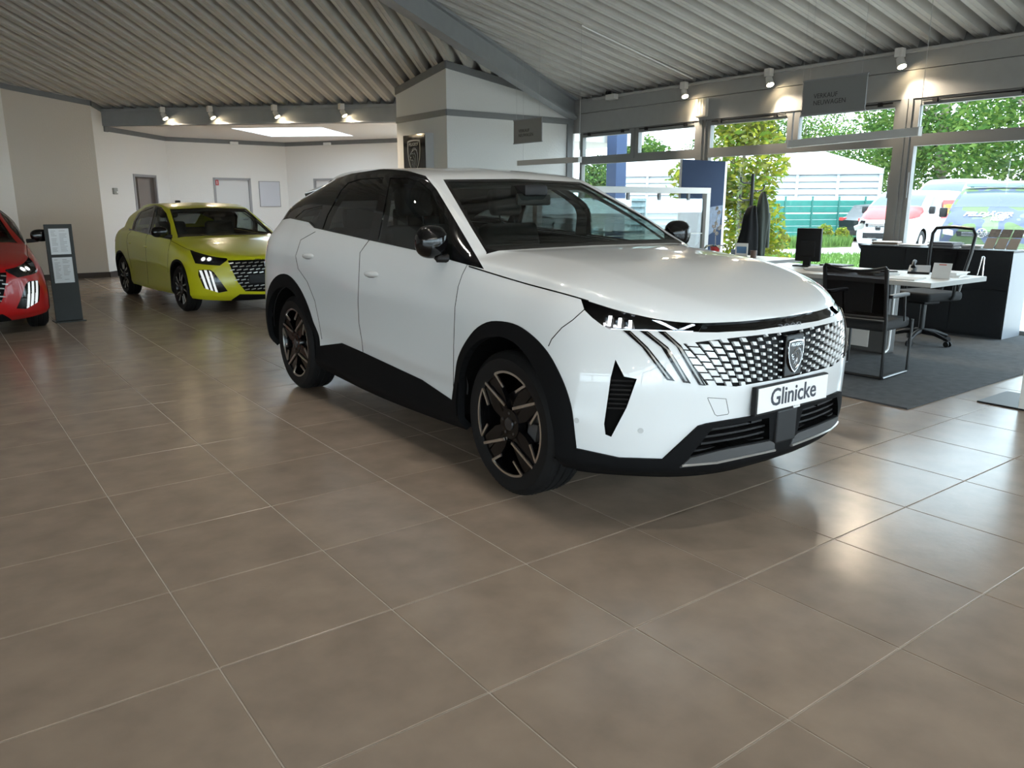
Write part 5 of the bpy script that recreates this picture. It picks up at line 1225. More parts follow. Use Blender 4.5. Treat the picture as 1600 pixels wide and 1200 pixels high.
# coat stand with two coats
cs = empty('coat_stand', (8.45, 4.46, 0.012), 0, 'black metal coat stand in front of the window', 'coat stand')
MB().cyl((0, 0, 0), (0, 0, 1.76), .022, n=12).build('pole', M_CHAIRFR, cs); MB().lathe([(0, .03), (.17, .02), (.18, 0), (0, 0)], 20).build('base', M_CHAIRFR, cs, smooth=40)
ldir = np.array([RT[0], RT[1]])
for sgn, z in ((-1, 1.64), (1, 1.54), (-1, 1.42), (1, 1.32)):
    d = ldir*sgn; MB().tube([(0, 0, z), (d[0]*.12, d[1]*.12, z), (d[0]*.155, d[1]*.155, z+.02), (d[0]*.16, d[1]*.16, z+.075)], .011, 6).build('hook', M_CHAIRFR, cs, smooth=40)
def coat(loc, prof, m, label, depth=.10, seed=1):
    """prof: (z, left, right) outline across the view direction"""
    r = empty('coat', loc, 0, label, 'coat'); mb = MB(); n = 20; rnd = random.Random(seed); rows = []
    for z, a, b_ in prof:
        row = []
        for k in range(n):
            t = 2*math.pi*k/n; u = (a+b_)/2+(b_-a)/2*math.cos(t); v = depth*math.sin(t)*(1+.25*math.cos(5*t+z*3))
            row.append((ldir[0]*u-ldir[1]*v, ldir[1]*u+ldir[0]*v, z))
        rows.append(row)
    mb.add([p for q in rows for p in q], [(i*n+k, i*n+(k+1) % n, (i+1)*n+(k+1) % n, (i+1)*n+k) for i in range(len(rows)-1) for k in range(n)]+[tuple(range(n)), tuple(range((len(rows)-1)*n, len(rows)*n))])
    mb.build('coat_body', m, r, smooth=70)
    return r
c1 = coat((8.45-.03*FW[0], 4.46-.08, 0), [(1.36, -.06, .0), (1.32, -.11, .02), (1.22, -.15, .035), (1.05, -.17, .06), (.85, -.22, .07), (.65, -.27, .08), (.50, -.31, .08)], mat('black wool', (.006, .006, .007), rough=.95), 'black coat hanging on the coat stand', .07, 2)
c2 = coat((8.47, 4.44, 0), [(1.54, .10, .135), (1.48, .075, .17), (1.36, .05, .21), (1.20, .04, .235), (1.0, .05, .21), (.8, .06, .20), (.62, .06, .19), (.45, .06, .17)], mat('grey green cloth', (.06, .07, .06), rough=.95), 'grey green jacket hanging on the coat stand beside the black coat', .06, 5)
MB().tube([(ldir[0]*.19, ldir[1]*.19, 1.26), (ldir[0]*.20, ldir[1]*.20, 1.05), (ldir[0]*.215, ldir[1]*.215, .80)], [.05, .045, .035], 10).build('coat_sleeve', MATS['grey green cloth'], c2, smooth=60)
# glazed partition and display banner
YP = 4.78
pa = empty('glass_partition', (0, YP, 0.012), 0, 'white framed glass partition behind the white car', 'partition')
xl, xr = 5.0, float(onplane(1106, 320, (0, YP, 0), (0, 1, 0))[0]); zt_ = float(onplane(1000, 293.5, (0, YP, 0), (0, 1, 0))[2])
M_PFR = mat('off white frame', (.68, .68, .66), rough=.5)
MB().rbox((xl, -.04, zt_-.075), (xr, .04, zt_), .004).build('top_rail', M_PFR, pa)
for x in (xl, xr-.075): MB().rbox((x, -.04, 0), (x+.075, .04, zt_-.075), .004).build('side_post', M_PFR, pa)
MB().rbox((xl+.075, -.03, .03), (xr-.075, .03, .08), .004).build('bottom_rail', M_PFR, pa)
frosted = mat('satin etched glass', (.42, .47, .47), rough=.3); 
pn = MB().box((xl+.09, -.005, .10), (xr-.09, .005, zt_-.14)).build('glass_pane', glass_mat('pale partition glass', (.62, .70, .70), 2.0, base=.10), pa)
MB().box((xl+.09, -.008, .98), (xr-.09, -.006, .99)).build('etched_line', M_WHITE, pn)
for x in (5.9, 6.45, 7.0, 7.55): MB().rbox((x-.02, -.015, zt_-.16), (x+.02, .015, zt_-.06), .003).build('glass_clamp', M_STEEL, pa)
bnp = onplane(1063, 320, (0, 5.06, 0), (0, 1, 0)); bnq = onplane(1133, 320, (0, 5.06, 0), (0, 1, 0)); bz_ = float(onplane(1100, 252, (0, 5.06, 0), (0, 1, 0))[2])
ba = empty('display_banner', (bnp[0], 5.06, .012), 0, 'tall dark blue display banner behind the glass partition', 'banner')
bw_ = bnq[0]-bnp[0]
MB().box((0, 0, 0), (bw_, .04, bz_)).build('banner_box', M_WHITE, ba); MB().box((0, -.003, .32), (bw_-.05, 0, bz_)).build('banner_print', mat('navy print', (.008, .022, .060), rough=.7, spec=.2), ba)
MB().add([(0, -.005, bz_-.36), (0, -.005, .9), (.33, -.005, bz_-.52)], [(0, 1, 2)]).build('print_facet', mat('lighter navy print', (.018, .040, .085), rough=.7, spec=.2), ba)
MB().add([(.33, -.005, .32), (bw_-.05, -.005, .32), (bw_-.05, -.005, .78), (.36, -.005, .50)], [(0, 1, 2, 3)]).build('print_facet', mat('mauve print', (.22, .20, .30), rough=.4), ba)
MB().add([(.33, -.005, .80), (bw_-.1, -.005, 1.05), (bw_-.06, -.005, 1.35), (.40, -.005, 1.30)], [(0, 1, 2, 3)]).build('print_facet', mat('grey blue print', (.07, .10, .16), rough=.4, noise=.6, nscale=18), ba)
# white display wall at the right edge with a black foot
dw_ = empty('display_wall', (5.38, -.16, 0), 0, 'white freestanding display panel on a flat black foot', 'display panel')
MB().rbox((0, -1.1, .012), (.05, 0, 2.0), .005).build('panel', mat('white display panel', (.70, .70, .67), rough=.6), dw_); MB().rbox((.005, -1.2, .0), (.5, .27, .012), .003).build('foot_plate', M_BLACK, dw_)
# information stand
st = empty('information_stand', (.742, 8.45, 0), math.radians(3), 'tall anthracite information stand with two white sheets', 'information stand')
MB().rbox((-.145, -.012, 0.012), (.145, .018, 1.15), .003).build('panel', M_STAND, st); MB().rbox((-.165, -.10, 0), (.165, .14, .012), .003).build('foot_plate', M_STAND, st)
M_PRINT = mat('grey print', (.35, .36, .37), rough=.8)
for z0, kind in ((.80, 0), (.465, 1)):
    sh_ = MB().box((-.105, -.015, z0), (.105, -.0125, z0+.30)).build('info_sheet', mat('laminated sheet', (.62, .65, .67), rough=.35), st)
    m = MB(); rnd = random.Random(3+kind)
    rows = 14
    for k in range(rows):
        z = z0+.27-.018*k
        for (x0, x1) in ((-.085, -.02), (.0, .08)):
            if rnd.random() < .18: continue
            m.box((x0, -.0158, z), (x0+(x1-x0)*rnd.uniform(.5, 1), -.015, z+.006))
    m.build('print_lines', M_PRINT, sh_, kind='stuff')
# hanging signs and pendant bar lamps
def hanging_sign(y0, y1, label):
    r = empty('hanging_sign', (6.5, (y0+y1)/2, 2.22), 0, label, 'sign', 'grey hanging department signs'); h = (y1-y0)/2
    MB().box((-.006, -h, 0), (.006, h, .32)).build('sign_board', M_SIGN, r)
    for z in (-.004, .312): MB().rbox((-.010, -h-.008, z), (.010, h+.008, z+.016), .003).build('clamp_rail', M_STEEL, r)
    for y in (-h+.06, h-.06): MB().cyl((0, y, .32), (0, y, roof_R(6.5, 0)-2.22), .0016, n=5).build('suspension_wire', M_WIRE, r)
    text_obj('sign_lettering', 'VERKAUF\nNEUWAGEN', .062, (-.0075, h-.12, .150), (0, -1, 0), (0, 0, 1), M_SIGNTXT, r, .0008, width=.335)
    return r
hanging_sign(1.835, 2.485, 'grey hanging sign reading VERKAUF NEUWAGEN above the pale desk')
hanging_sign(6.535, 7.18, 'grey hanging sign reading VERKAUF NEUWAGEN in front of the white pillar')
def bar_lamp(y0, z0, y1, z1, label, cable=False):
    r = empty('pendant_bar_lamp', (6.5, (y0+y1)/2, (z0+z1)/2), 0, label, 'lamp', 'pendant bar lamps above the desks'); h = (y1-y0)/2; dz = (z1-z0)/2
    P = [(a, y, z) for y, z in ((-h, -dz), (h, dz)) for a, z in ((-.03, z-.035), (.03, z-.035), (.03, z+.035), (-.03, z+.035))]
    MB().add(P, [(0, 1, 2, 3), (4, 5, 6, 7), (0, 1, 5, 4), (1, 2, 6, 5), (2, 3, 7, 6), (3, 0, 4, 7)]).build('lamp_profile', M_LAMPBODY, r)
    zb = (z0+z1)/2
    for y, z in ((-h+.01, -dz), (h-.10, dz)):
        MB().cyl((0, y, z+.035), (0, y, roof_R(6.5, 0)-zb), .003 if y < 0 else .0014, n=5).build('suspension_wire', M_WIRE, r)
    for y, z in ((-h, -dz), (h, dz)): MB().box((-.032, y-.006, z-.037), (.032, y+.006, z+.037)).build('end_cap', mat('pale end cap', (.62, .62, .60), rough=.5), r)
    return r
bar_lamp(1.31, 2.0, 2.60, 1.965, 'light grey pendant bar lamp hanging over the pale desk')
bar_lamp(5.74, 1.945, 7.06, 1.95, 'light grey pendant bar lamp hanging in front of the pillar')
MB().tube([(6.5, 5.75, roof_R(6.5, 0)-.01), (6.62, 5.75, roof_R(6.62, 0)-.015), (8.68, 5.79, roof_R(8.68, 0)-.015)], .009, 6).build('ceiling_cable', M_WHITE, label='white cable running along the corrugated ceiling to the window rail', cat='cable')
# track spots
M_BULB = mat('lit warm lens', (1, .85, .6), rough=.4, emit=30, emit_color=(1, .80, .50))
M_SPOTB = mat('white spot housing', (.62, .60, .57), rough=.45)
def track_spot(p, aim, label, grp, energy=60, color=(1, .80, .55), cone=100):
    r = empty('track_spot', p, 0, label, 'spotlight', grp); a = Vector(aim).normalized()
    MB().rbox((-.045, -.045, -.05), (.045, .045, .05), .01).build('adapter_box', M_SPOTB, r)
    c = a*.07+Vector((0, 0, -.05))
    MB().cyl(c-a*.055, c+a*.055, .042, .05, n=18).build('lamp_head', M_SPOTB, r, smooth=40)
    MB().cyl(c+a*.050, c+a*.058, .043, n=18).build('lens', M_BULB, r)
    ld = bpy.data.lights.new('spot_light', 'SPOT'); ld.energy = energy; ld.color = color; ld.spot_size = math.radians(cone); ld.spot_blend = .5; ld.shadow_soft_size = .04
    lo = bpy.data.objects.new('spot_light', ld); COL.objects.link(lo); lo.parent = r; lo.location = c+a*.075; lo.rotation_euler = a.to_track_quat('-Z', 'Y').to_euler()
    return r
for k, t in enumerate((253, 327, 428, 533)):
    p = onplane(t, (170, 165, 165, 162)[k], Lpt(0, .17), (1, 1, 0)); p[2] = 3.06
    track_spot(p, (.28, -.40, -.85), ('lit track spot on the alcove beam nearest the slanted wall', 'second lit track spot from the slanted wall on the alcove beam', 'lit track spot on the alcove beam above the skylight corner', 'lit track spot on the alcove beam nearest the white pillar')[k], 'track spots on the alcove beam', 38, (1, .84, .64), 110)
for k, y in enumerate((5.93, 4.48, 2.73)):
    track_spot((8.66, y, 3.06), (-.20, -.42, -.86), ('lit track spot on the window rail beside the cream gridded wall lamp', 'lit track spot on the window rail between wall lamp and hanging sign', 'lit track spot on the window rail just past the hanging sign')[k], 'track spots above the windows', 24, (1, .84, .64), 110)
for p0, p1, n, en in (((-7.2, -8.05), (8.6, -8.05), 6, 30), ((-13.8, -1.0), (-7.1, -8.1), 4, 25), ((-13.75, 8.6), (-13.75, -1.0), 4, 12)):      # unseen spots added round the hall to raise the light level
    p0 = np.array(p0); p1 = np.array(p1)
    for k in range(n):
        q = p0+(p1-p0)*(k+.5)/n; a = np.array([CX, CY])-q; a /= np.linalg.norm(a); track_spot((q[0], q[1], 3.06), (a[0]*.75, a[1]*.75, -.66), 'added lit track spot out of view around the hall', 'added track spots around the unseen sides', en, (1, .90, .78))
for k, y in enumerate((-2.6, -.8, 1.0, 2.8, 4.6)):          # unseen spots added for light from above; bonnet highlights hint at such lamps
    x = 1.9-.16*k; z = roof_R(x, y)-.12
    if project((x, y, z))[0, 1] < -15: track_spot((x, y, z), (.05, .12, -.95), 'added lit track spot out of view above the white car', 'added track spots above the cars', 16, (1, .95, .88), 120)
cm = empty('security_camera', (8.66, 7.43, 3.05), 0, 'white box camera on the rail in the window corner', 'camera')
MB().rbox((-.06, -.10, -.045), (.04, .10, .04), .01).build('camera_body', M_SPOTB, cm); MB().lathe([(0, .09), (.045, .085), (.05, .04), (.04, .04)], 14, c=(-.03, .06, 0)).build('camera_dome', M_BLACK, cm, smooth=40)
el = empty('emergency_light', (8.755, 5.64, 2.73), 0, 'cream gridded wall lamp on the grey panel above the windows', 'wall lamp')
MB().rbox((-.05, -.10, -.13), (.012, .10, .13), .02).build('lamp_body', mat('cream plastic', (.66, .62, .52), rough=.5), el, smooth=40)
for k in range(5): MB().box((-.055, -.085, -.105+.05*k), (-.048, .085, -.099+.05*k)).build('grid_bar', MATS['cream plastic'], el)
for k in range(3): MB().box((-.055, -.055+.05*k, -.115), (-.048, -.049+.05*k, .115)).build('grid_bar', MATS['cream plastic'], el)
# emblem box on the pillar
yl = float(onplane(630, 230, (6.03, 0, 0), (1, 0, 0))[1]); zt2 = float(onplane(664, 207, (6.03, 0, 0), (1, 0, 0))[2])
lb = empty('emblem_box', (6.11, (yl+8.9)/2, 0), 0, 'black sign box with outlined lion shield on the pillar', 'sign')
hh = (yl-8.9)/2
MB().rbox((-.07, -hh, 1.3), (.078, hh, zt2), .004).build('sign_box', mat('pale grey sign body', (.50, .51, .52), rough=.45), lb)
MB().box((-.080, -hh+.008, 1.31), (-.072, hh-.008, zt2-.008)).build('sign_face', M_PIANO, lb)
shield_emblem(lb, 'emblem', (-.081, 0.0, zt2-.36), (0, -1, 0), (0, 0, 1), .56, mat('grey outline', (.11, .115, .12), rough=.4), M_PIANO, mat('grey outline', (.11, .115, .12), rough=.4), 'PEUGEOT', .004)
# small things on the walls
def on_wall(p0, p1, d, z, off=.0):
    p0 = np.array(p0, float); p1 = np.array(p1, float); dd = (p1-p0)/np.linalg.norm(p1-p0); n = np.array([dd[1], -dd[0]]); q = p0+dd*d+n*off; return (q[0], q[1], z), math.atan2(dd[1], dd[0])
loc, a = on_wall(W2, W3, 2.30, 1.29)
fb = empty('notice_board', loc, a, 'pale framed notice board on the back wall between the doors', 'notice board')
MB().box((-.26, -.02, 0), (.26, 0, .60)).build('board_frame', M_DOORFR, fb); MB().box((-.245, -.023, .015), (.245, -.02, .585)).build('board_face', mat('pale lilac board', (.60, .60, .64), rough=.6), fb)
loc, a = on_wall(W1, W2, .50, 1.55)
tb = empty('wall_control', loc, a, 'small grey control box on the slanted wall', 'control box')
MB().rbox((-.07, -.04, 0), (.07, 0, .12), .01).build('control_housing', mat('grey plastic', (.33, .33, .30), rough=.5), tb); MB().rbox((-.01, -.055, .02), (.05, -.04, .06), .006).build('control_knob', M_WHITE, tb)
loc, a = on_wall(W2, W3, 1.04, 1.78)
fs_ = empty('fire_sign', loc, a, 'small red safety sign at the top of the white door', 'sign')
MB().box((-.06, .015, 0), (.06, .02, .12)).build('sign_plate', mat('safety red', (.55, .02, .02), rough=.5), fs_); MB().box((.015, .013, .02), (.03, .015, .10)).build('sign_pictogram', M_WHITE, fs_)
for d in (1.5, ):
    loc, a = on_wall(W2, W3, d, 2.70); e = empty('ceiling_detector', loc, a, 'small pale box on the trim left of the skylight', 'detector'); MB().rbox((-.09, -.10, 0), (.09, -.031, .06), .008).build('detector_body', M_WHITE, e)
loc, a = on_wall(W3, W4, 1.3, 2.70); e = empty('ceiling_detector', loc, a, 'small pale box on the trim right of the skylight', 'detector'); MB().rbox((-.09, -.10, 0), (.09, -.031, .06), .008).build('detector_body', M_WHITE, e)
# ------------------------------------------------------------------ outside, seen through the windows
GZ = -.15
M_PAVE = mat('pale paving', (.30, .28, .27), rough=.9, noise=.12, nscale=2)
MB().add([(-70, -70, GZ), (100, -70, GZ), (100, 100, GZ), (-70, 100, GZ)], [(0, 1, 2, 3)]).build('ground', M_PAVE, kind='structure')
M_GRASS = mat('lawn green', (.085, .16, .03), rough=.95, noise=.35, nscale=6)
def gp(px, py): p = atz(px, py, GZ); return (p[0], p[1])
def grass(poly, label, n, h, seed):
    """lawn patch: sod with blades"""
    r = empty('lawn', (*poly[0], GZ), 0, label, 'lawn'); o = np.array(poly[0]); P = [np.array(p)-o for p in poly]
    MB().prism([tuple(p) for p in P], .0, .03, lambda u, v, q: (u, v, q)).build('sod', M_GRASS, r)
    rnd = random.Random(seed); m = MB(); lo = np.min(P, 0); hi = np.max(P, 0)
    k = 0
    while k < n:
        x, y = rnd.uniform(lo[0], hi[0]), rnd.uniform(lo[1], hi[1])
        if not in_poly((x, y), P): continue
        a = rnd.uniform(0, 6.28); hh = h*rnd.uniform(.5, 1.2); w = .02; dx, dy = rnd.uniform(-.3, .3)*hh, rnd.uniform(-.3, .3)*hh
        m.add([(x-w*math.cos(a), y-w*math.sin(a), .03), (x+w*math.cos(a), y+w*math.sin(a), .03), (x+dx, y+dy, .03+hh)], [(0, 1, 2)]); k += 1
    m.build('grass_blades', M_GRASS, r, kind='stuff')
grass([gp(1180, 399), gp(1345, 399), gp(1375, 430), gp(1120, 440)], 'bright green lawn strip outside behind the computer monitor', 3000, .12, 4)
grass([gp(1190, 384), gp(1330, 382), gp(1330, 386), gp(1180, 391)], 'weedy grass verge along the green fence', 3000, .35, 5)
# --- trees
def leafy(name, loc, crown, n, leaf, cols, label, cat='tree', trunk=None, seed=1, group=None):
    """crown: list of (dx, dy, z, rx, rz) blobs filled with leaf faces"""
    r = empty(name, (loc[0], loc[1], GZ), 0, label, cat, group); rnd = random.Random(seed)
    tot = sum(c[3]**2*c[4] for c in crown)
    for ci, col_ in enumerate(cols):
        V = []; F = []
        for (dx, dy, z, rx, rz) in crown:
            for k in range(int(n*rx*rx*rz/tot/len(cols))):
                while True:
                    u = [rnd.uniform(-1, 1) for _ in range(3)]; q = u[0]**2+u[1]**2+u[2]**2
                    if .12 < q < 1: break
                c = Vector((dx+u[0]*rx, dy+u[1]*rx, z+u[2]*rz)); a = Vector((rnd.gauss(0, 1), rnd.gauss(0, 1), rnd.gauss(0, .6))).normalized()
                b_ = a.orthogonal().normalized(); b_.rotate(Matrix.Rotation(rnd.uniform(0, 6.28), 3, a)); s_ = leaf*rnd.uniform(.6, 1.4); o = len(V)
                V += [c-a*s_, c+b_*s_*.45, c+a*s_, c-b_*s_*.45]; F.append((o, o+1, o+2, o+3))
        me = bpy.data.meshes.new('foliage'); me.from_pydata([tuple(v) for v in V], [], F); me.update()
        ob_ = link_mesh('foliage', me, col_, r); ob_['kind'] = 'stuff'
    if trunk:
        h, rad = trunk; m = MB(); m.tube([(0, 0, 0), (.05*h*.2, 0, h*.4), (-.03*h*.2, .02, h*.75), (0, 0, h)], [rad*1.25, rad, rad*.8, rad*.4], 10)
        for k in range(6):
            a = rnd.uniform(0, 6.28); L = crown[0][3]*.8; z0 = h*rnd.uniform(.45, .85)
            m.tube([(0, 0, z0), (L*.5*math.cos(a), L*.5*math.sin(a), z0+L*.35), (L*math.cos(a), L*math.sin(a), z0+L*.55)], [rad*.4, rad*.25, rad*.08], 6)
        m.build('trunk', mat('grey bark', (.20, .17, .14), rough=.95, noise=.3, nscale=6), r, smooth=50)
    return r
def leafmat(name, c): 
    if name in MATS: return MATS[name]
    m = bpy.data.materials.new(name); m.use_nodes = True; nt = m.node_tree; nt.nodes.clear(); o = nt.nodes.new('ShaderNodeOutputMaterial')
    d = nt.nodes.new('ShaderNodeBsdfDiffuse'); t = nt.nodes.new('ShaderNodeBsdfTranslucent'); mx = nt.nodes.new('ShaderNodeMixShader'); mx.inputs[0].default_value = .4
    d.inputs['Color'].default_value = (*c, 1); t.inputs['Color'].default_value = (c[0]*1.1, c[1]*1.1, c[2]*.7, 1)
    nt.links.new(d.outputs[0], mx.inputs[1]); nt.links.new(t.outputs[0], mx.inputs[2]); nt.links.new(mx.outputs[0], o.inputs[0]); MATS[name] = m; return m
YG = [leafmat('yellow green leaf', (.26, .27, .035)), leafmat('fresh green leaf', (.12, .19, .03)), leafmat('dull olive leaf', (.16, .17, .05))]  # leaf tones scattered at random through the whole crown
GG = [leafmat('mid green leaf', (.06, .12, .03)), leafmat('light green leaf', (.11, .17, .045)), leafmat('deep green leaf', (.035, .075, .022))]
p = onplane(1160, 300, (11.2, 0, 0), (1, 0, 0))
leafy('ornamental_tree', p[:2], [(0, 0, 2.2, .75, .85), (.1, -.1, 1.1, .62, .75), (-.35, .45, 1.75, .45, .5), (-.55, .75, 1.9, .42, .38), (.25, -.35, .6, .5, .6), (0, .1, 3.1, .7, .6)], 6500, .065, YG, 'yellow green ornamental tree outside behind the coat stand', trunk=(2.6, .05), seed=3)
for k, (px, dep, zc_, rx, rz, tr, lab) in enumerate(((1462, 44, 5.2, 4.2, 4.0, (8, .33), 'tall green tree with pale trunk behind the white vans'), (1600, 36, 4.6, 3.4, 4.2, (7, .26), 'dense green tree behind the camouflaged van'), (1365, 58, 4.6, 3.4, 4.0, (6, .24), 'green tree behind the far end of the white hall'),
                                                (1250, 72, 6.6, 4.5, 4.0, (8, .28), 'broad tree rising behind the white hall roof'), (1105, 80, 5.6, 3.2, 2.6, (7, .25), 'distant tree showing above the middle of the hall roof'), (1000, 60, 4.6, 2.4, 1.9, (6, .25), 'distant tree showing above the near end of the hall roof'), (1760, 40, 4.4, 3.4, 4.4, (7, .26), 'green tree beyond the camouflaged van'), (940, 34, 2.0, 1.0, 1.6, (3, .1), 'small dark green tree beside the blue column'))):
    p = at_depth(px, 315, dep); rnd = random.Random(k)
    cr = [(0, 0, zc_, rx, rz)]+[(rnd.uniform(-.7, .7)*rx, rnd.uniform(-.7, .7)*rx, zc_+rnd.uniform(-.6, .5)*rz, rx*.55, rz*.45) for _ in range(6)]
    leafy('broadleaf_tree', p[:2], cr, 11000 if rx > 3.5 else 6000, .15 if rx > 2 else .09, GG, lab, trunk=tr, seed=20+k, group='trees behind the yard')
for k, (px, dep, h, lab) in enumerate(((1262, 31.0, .45, 'low weedy bush at the fence nearest the monitor'), (1290, 30.6, .6, 'tall flowering weed bush in front of the green fence'), (1318, 30.2, .5, 'weedy bush at the fence beside the black car'))):
    p = at_depth(px, 340, dep); leafy('weed_bush', p[:2], [(0, 0, h*.6, h*.55, h*.6)], 500, .07, YG, lab, 'bush', seed=50+k, group='weeds along the fence')
# --- green fence
FA = np.array(gp(1180, 375)); FB = np.array(gp(1420, 372.5)); M_FENCE = mat('teal green fence', (.015, .14, .115), rough=.6, noise=.12, nscale=3); M_FPOST = mat('dark green post', (.02, .12, .10), rough=.6)
fd = (FB-FA)/np.linalg.norm(FB-FA); fl = np.linalg.norm(FB-FA); fe = empty('privacy_fence', (*FA, GZ), math.atan2(fd[1], fd[0]), 'teal green privacy fence of long strips with a bright gap line', 'fence')
nseg = int(fl/1.25)
for k in range(nseg+1):
    MB().box((k*1.25-.03, -.05, 0), (k*1.25+.03, .01, 1.78)).build('post', M_FPOST, fe)
    if k == nseg: break
    for j, (z0, z1) in enumerate(((.05, .30), (.31, .56), (.57, .82), (.83, 1.06), (1.13, 1.37), (1.38, 1.62))): MB().rbox((k*1.25+.02, -.012, z0), (k*1.25+1.23, .012, z1), .005, seg=1).build('fence_strip', M_FENCE, fe)
    MB().box((k*1.25, .02, 1.06), (k*1.25+1.25, .03, 1.13)).build('rail', mat('pale rail', (.6, .62, .6), rough=.6), fe)
fr_ = empty('privacy_fence', (*(FA-fd*.12), GZ), math.atan2(-fd[1], -fd[0])+math.radians(62), 'short teal fence wing running towards the building', 'fence')
for k in range(3):
    for j in range(5): MB().rbox((k*.9+.02, -.012, .05+.33*j), (k*.9+.88, .012, .05+.33*j+.31), .005, seg=1).build('fence_strip', M_FENCE, fr_)
    MB().box((k*.9-.02, -.03, 0), (k*.9+.02, .03, 1.75)).build('post', M_FPOST, fr_)
# --- white louvred hall
HA = at_depth(905, 315, 40)[:2]; HB_ = at_depth(1372, 315, 35)[:2]; hd_ = (HB_-HA); hl_ = np.linalg.norm(hd_); hd_ = hd_/hl_
hall = empty('storage_hall', (*HA, GZ), math.atan2(hd_[1], hd_[0]), 'white tent hall with louvred walls and membrane roof', 'building')
M_LOUV = mat('white louvre', (.42, .45, .48), rough=.6); M_MEMB = mat('white roof membrane', (.55, .57, .60), rough=.7)
EH, RH, DP = 2.98, 4.15, 7.0
MB().box((0, .12, 0), (hl_, .2, EH-.2)).build('back_wall', mat('grey hall wall', (.42, .45, .48), rough=.7), hall); nb = 8; bwid = hl_/nb
for k in range(nb+1): MB().box((k*bwid-.06, -.06, 0), (k*bwid+.06, .12, EH)).build('column', mat('grey hall column', (.40, .43, .46), rough=.6), hall)
for k in range(nb):
    for j in range(9): MB().add([(k*bwid+.06, -.05, .15+.29*j), (k*bwid+bwid-.06, -.05, .15+.29*j), (k*bwid+bwid-.06, .06, .42+.29*j), (k*bwid+.06, .06, .42+.29*j), (k*bwid+.06, -.03, .15+.29*j), (k*bwid+bwid-.06, -.03, .15+.29*j), (k*bwid+bwid-.06, .08, .42+.29*j), (k*bwid+.06, .08, .42+.29*j)], [(0, 1, 2, 3), (4, 5, 6, 7), (0, 1, 5, 4), (1, 2, 6, 5), (2, 3, 7, 6), (3, 0, 4, 7)]).build('louvre', M_LOUV, hall)
MB().box((-.1, -.15, EH-.2), (hl_+.1, .15, EH+.02)).build('eave_band', M_MEMB, hall)
MB().add([(-.1, -.15, EH), (hl_+.1, -.15, EH), (hl_+.1, DP, EH), (-.1, DP, EH), (3.2, DP/2, RH), (hl_-3.0, DP/2, RH)], [(0, 1, 5, 4), (1, 2, 5), (2, 3, 4, 5), (3, 0, 4)]).build('membrane_roof', M_MEMB, hall)
MB().box((hl_, .0, 0), (hl_+.1, DP, EH)).build('end_wall', M_LOUV, hall)
# --- entrance canopy with blue column
M_BLUE = mat('navy blue column paint', (.02, .045, .12), rough=.45)
cnp = onplane(962, 300, (9.9, 0, 0), (1, 0, 0))
can = empty('entrance_canopy', (cnp[0], cnp[1], GZ), 0, 'navy blue column carrying a pale canopy outside the window corner', 'canopy')
MB().rbox((-.13, -.13, 0), (.13, .13, 2.95), .01).build('column', M_BLUE, can); MB().box((-.85, .2, 2.62), (.9, 5.0, 2.85)).build('canopy_slab', mat('pale soffit', (.5, .5, .48), rough=.8), can)
MB().rbox((-.55, 2.6, 0), (-.35, 2.8, 2.62), .01).build('column', mat('slate column', (.14, .16, .19), rough=.6), can)
# --- vehicles in the yard
VAN_LEVELS = [
 [(-.80, 0, .22), (-.78, .35, .22), (-.72, .6, .22), (-.6, .8, .23), (-.45, .9, .24), (0, .93, .24), (.6, .93, .24), (1.5, .93, .24), (2.3, .93, .24), (3.0, .93, .24), (3.6, .92, .24), (4.0, .88, .26), (4.06, .5, .26), (4.06, 0, .26)],
 [(-.90, 0, .45), (-.88, .35, .45), (-.82, .62, .45), (-.67, .84, .45), (-.48, .94, .45), (0, .97, .45), (.6, .96, .45), (1.5, .96, .45), (2.3, .96, .45), (3.0, .97, .45), (3.6, .96, .45), (4.05, .91, .45), (4.12, .5, .45), (4.12, 0, .45)],
 [(-.90, 0, .72), (-.88, .36, .72), (-.81, .64, .72), (-.64, .85, .72), (-.44, .94, .73), (0, .975, .74), (.6, .975, .74), (1.5, .975, .74), (2.3, .975, .74), (3.0, .975, .74), (3.6, .97, .74), (4.05, .92, .74), (4.11, .5, .74), (4.11, 0, .74)],
 [(-.86, 0, .88), (-.84, .38, .88), (-.76, .65, .89), (-.57, .85, .92), (-.37, .93, .96), (0, .965, 1.0), (.6, .975, 1.0), (1.5, .975, 1.0), (2.3, .975, 1.0), (3.0, .975, 1.0), (3.6, .97, 1.0), (4.04, .92, 1.0), (4.09, .5, 1.0), (4.09, 0, 1.0)],
 [(-.80, 0, .99), (-.78, .38, .99), (-.68, .63, 1.0), (-.48, .81, 1.04), (-.27, .89, 1.08), (0, .92, 1.15), (.6, .95, 1.2), (1.5, .955, 1.2), (2.3, .955, 1.2), (3.0, .955, 1.2), (3.6, .95, 1.2), (4.02, .9, 1.2), (4.07, .5, 1.2), (4.07, 0, 1.2)]]
VAN_CAP = dict(c=[(-.80, .99), (-.7, 1.06), (-.3, 1.27), (.02, 1.40), (.05, 1.415), (.75, 1.79), (.95, 1.85), (1.3, 1.92), (2.5, 1.95), (3.8, 1.93), (3.96, 1.88), (4.03, 1.5), (4.07, 1.2)],
 r1=[(-.80, .93, .4), (0, .95, .5), (.3, .98, .45), (1.2, .965, .5), (4.07, .965, .5)], r2=[(-.80, .8, .8), (-.1, .8, .86), (.1, .90, .86), (1.0, .85, .92), (4.07, .87, .93)], r3=[(-.80, .5, .95), (0, .6, .97), (.3, .72, .95), (1.0, .68, .975), (4.07, .7, .98)])
M_VGLASS = mat('dark vehicle glass', (.04, .055, .065), rough=.12, spec=.35)
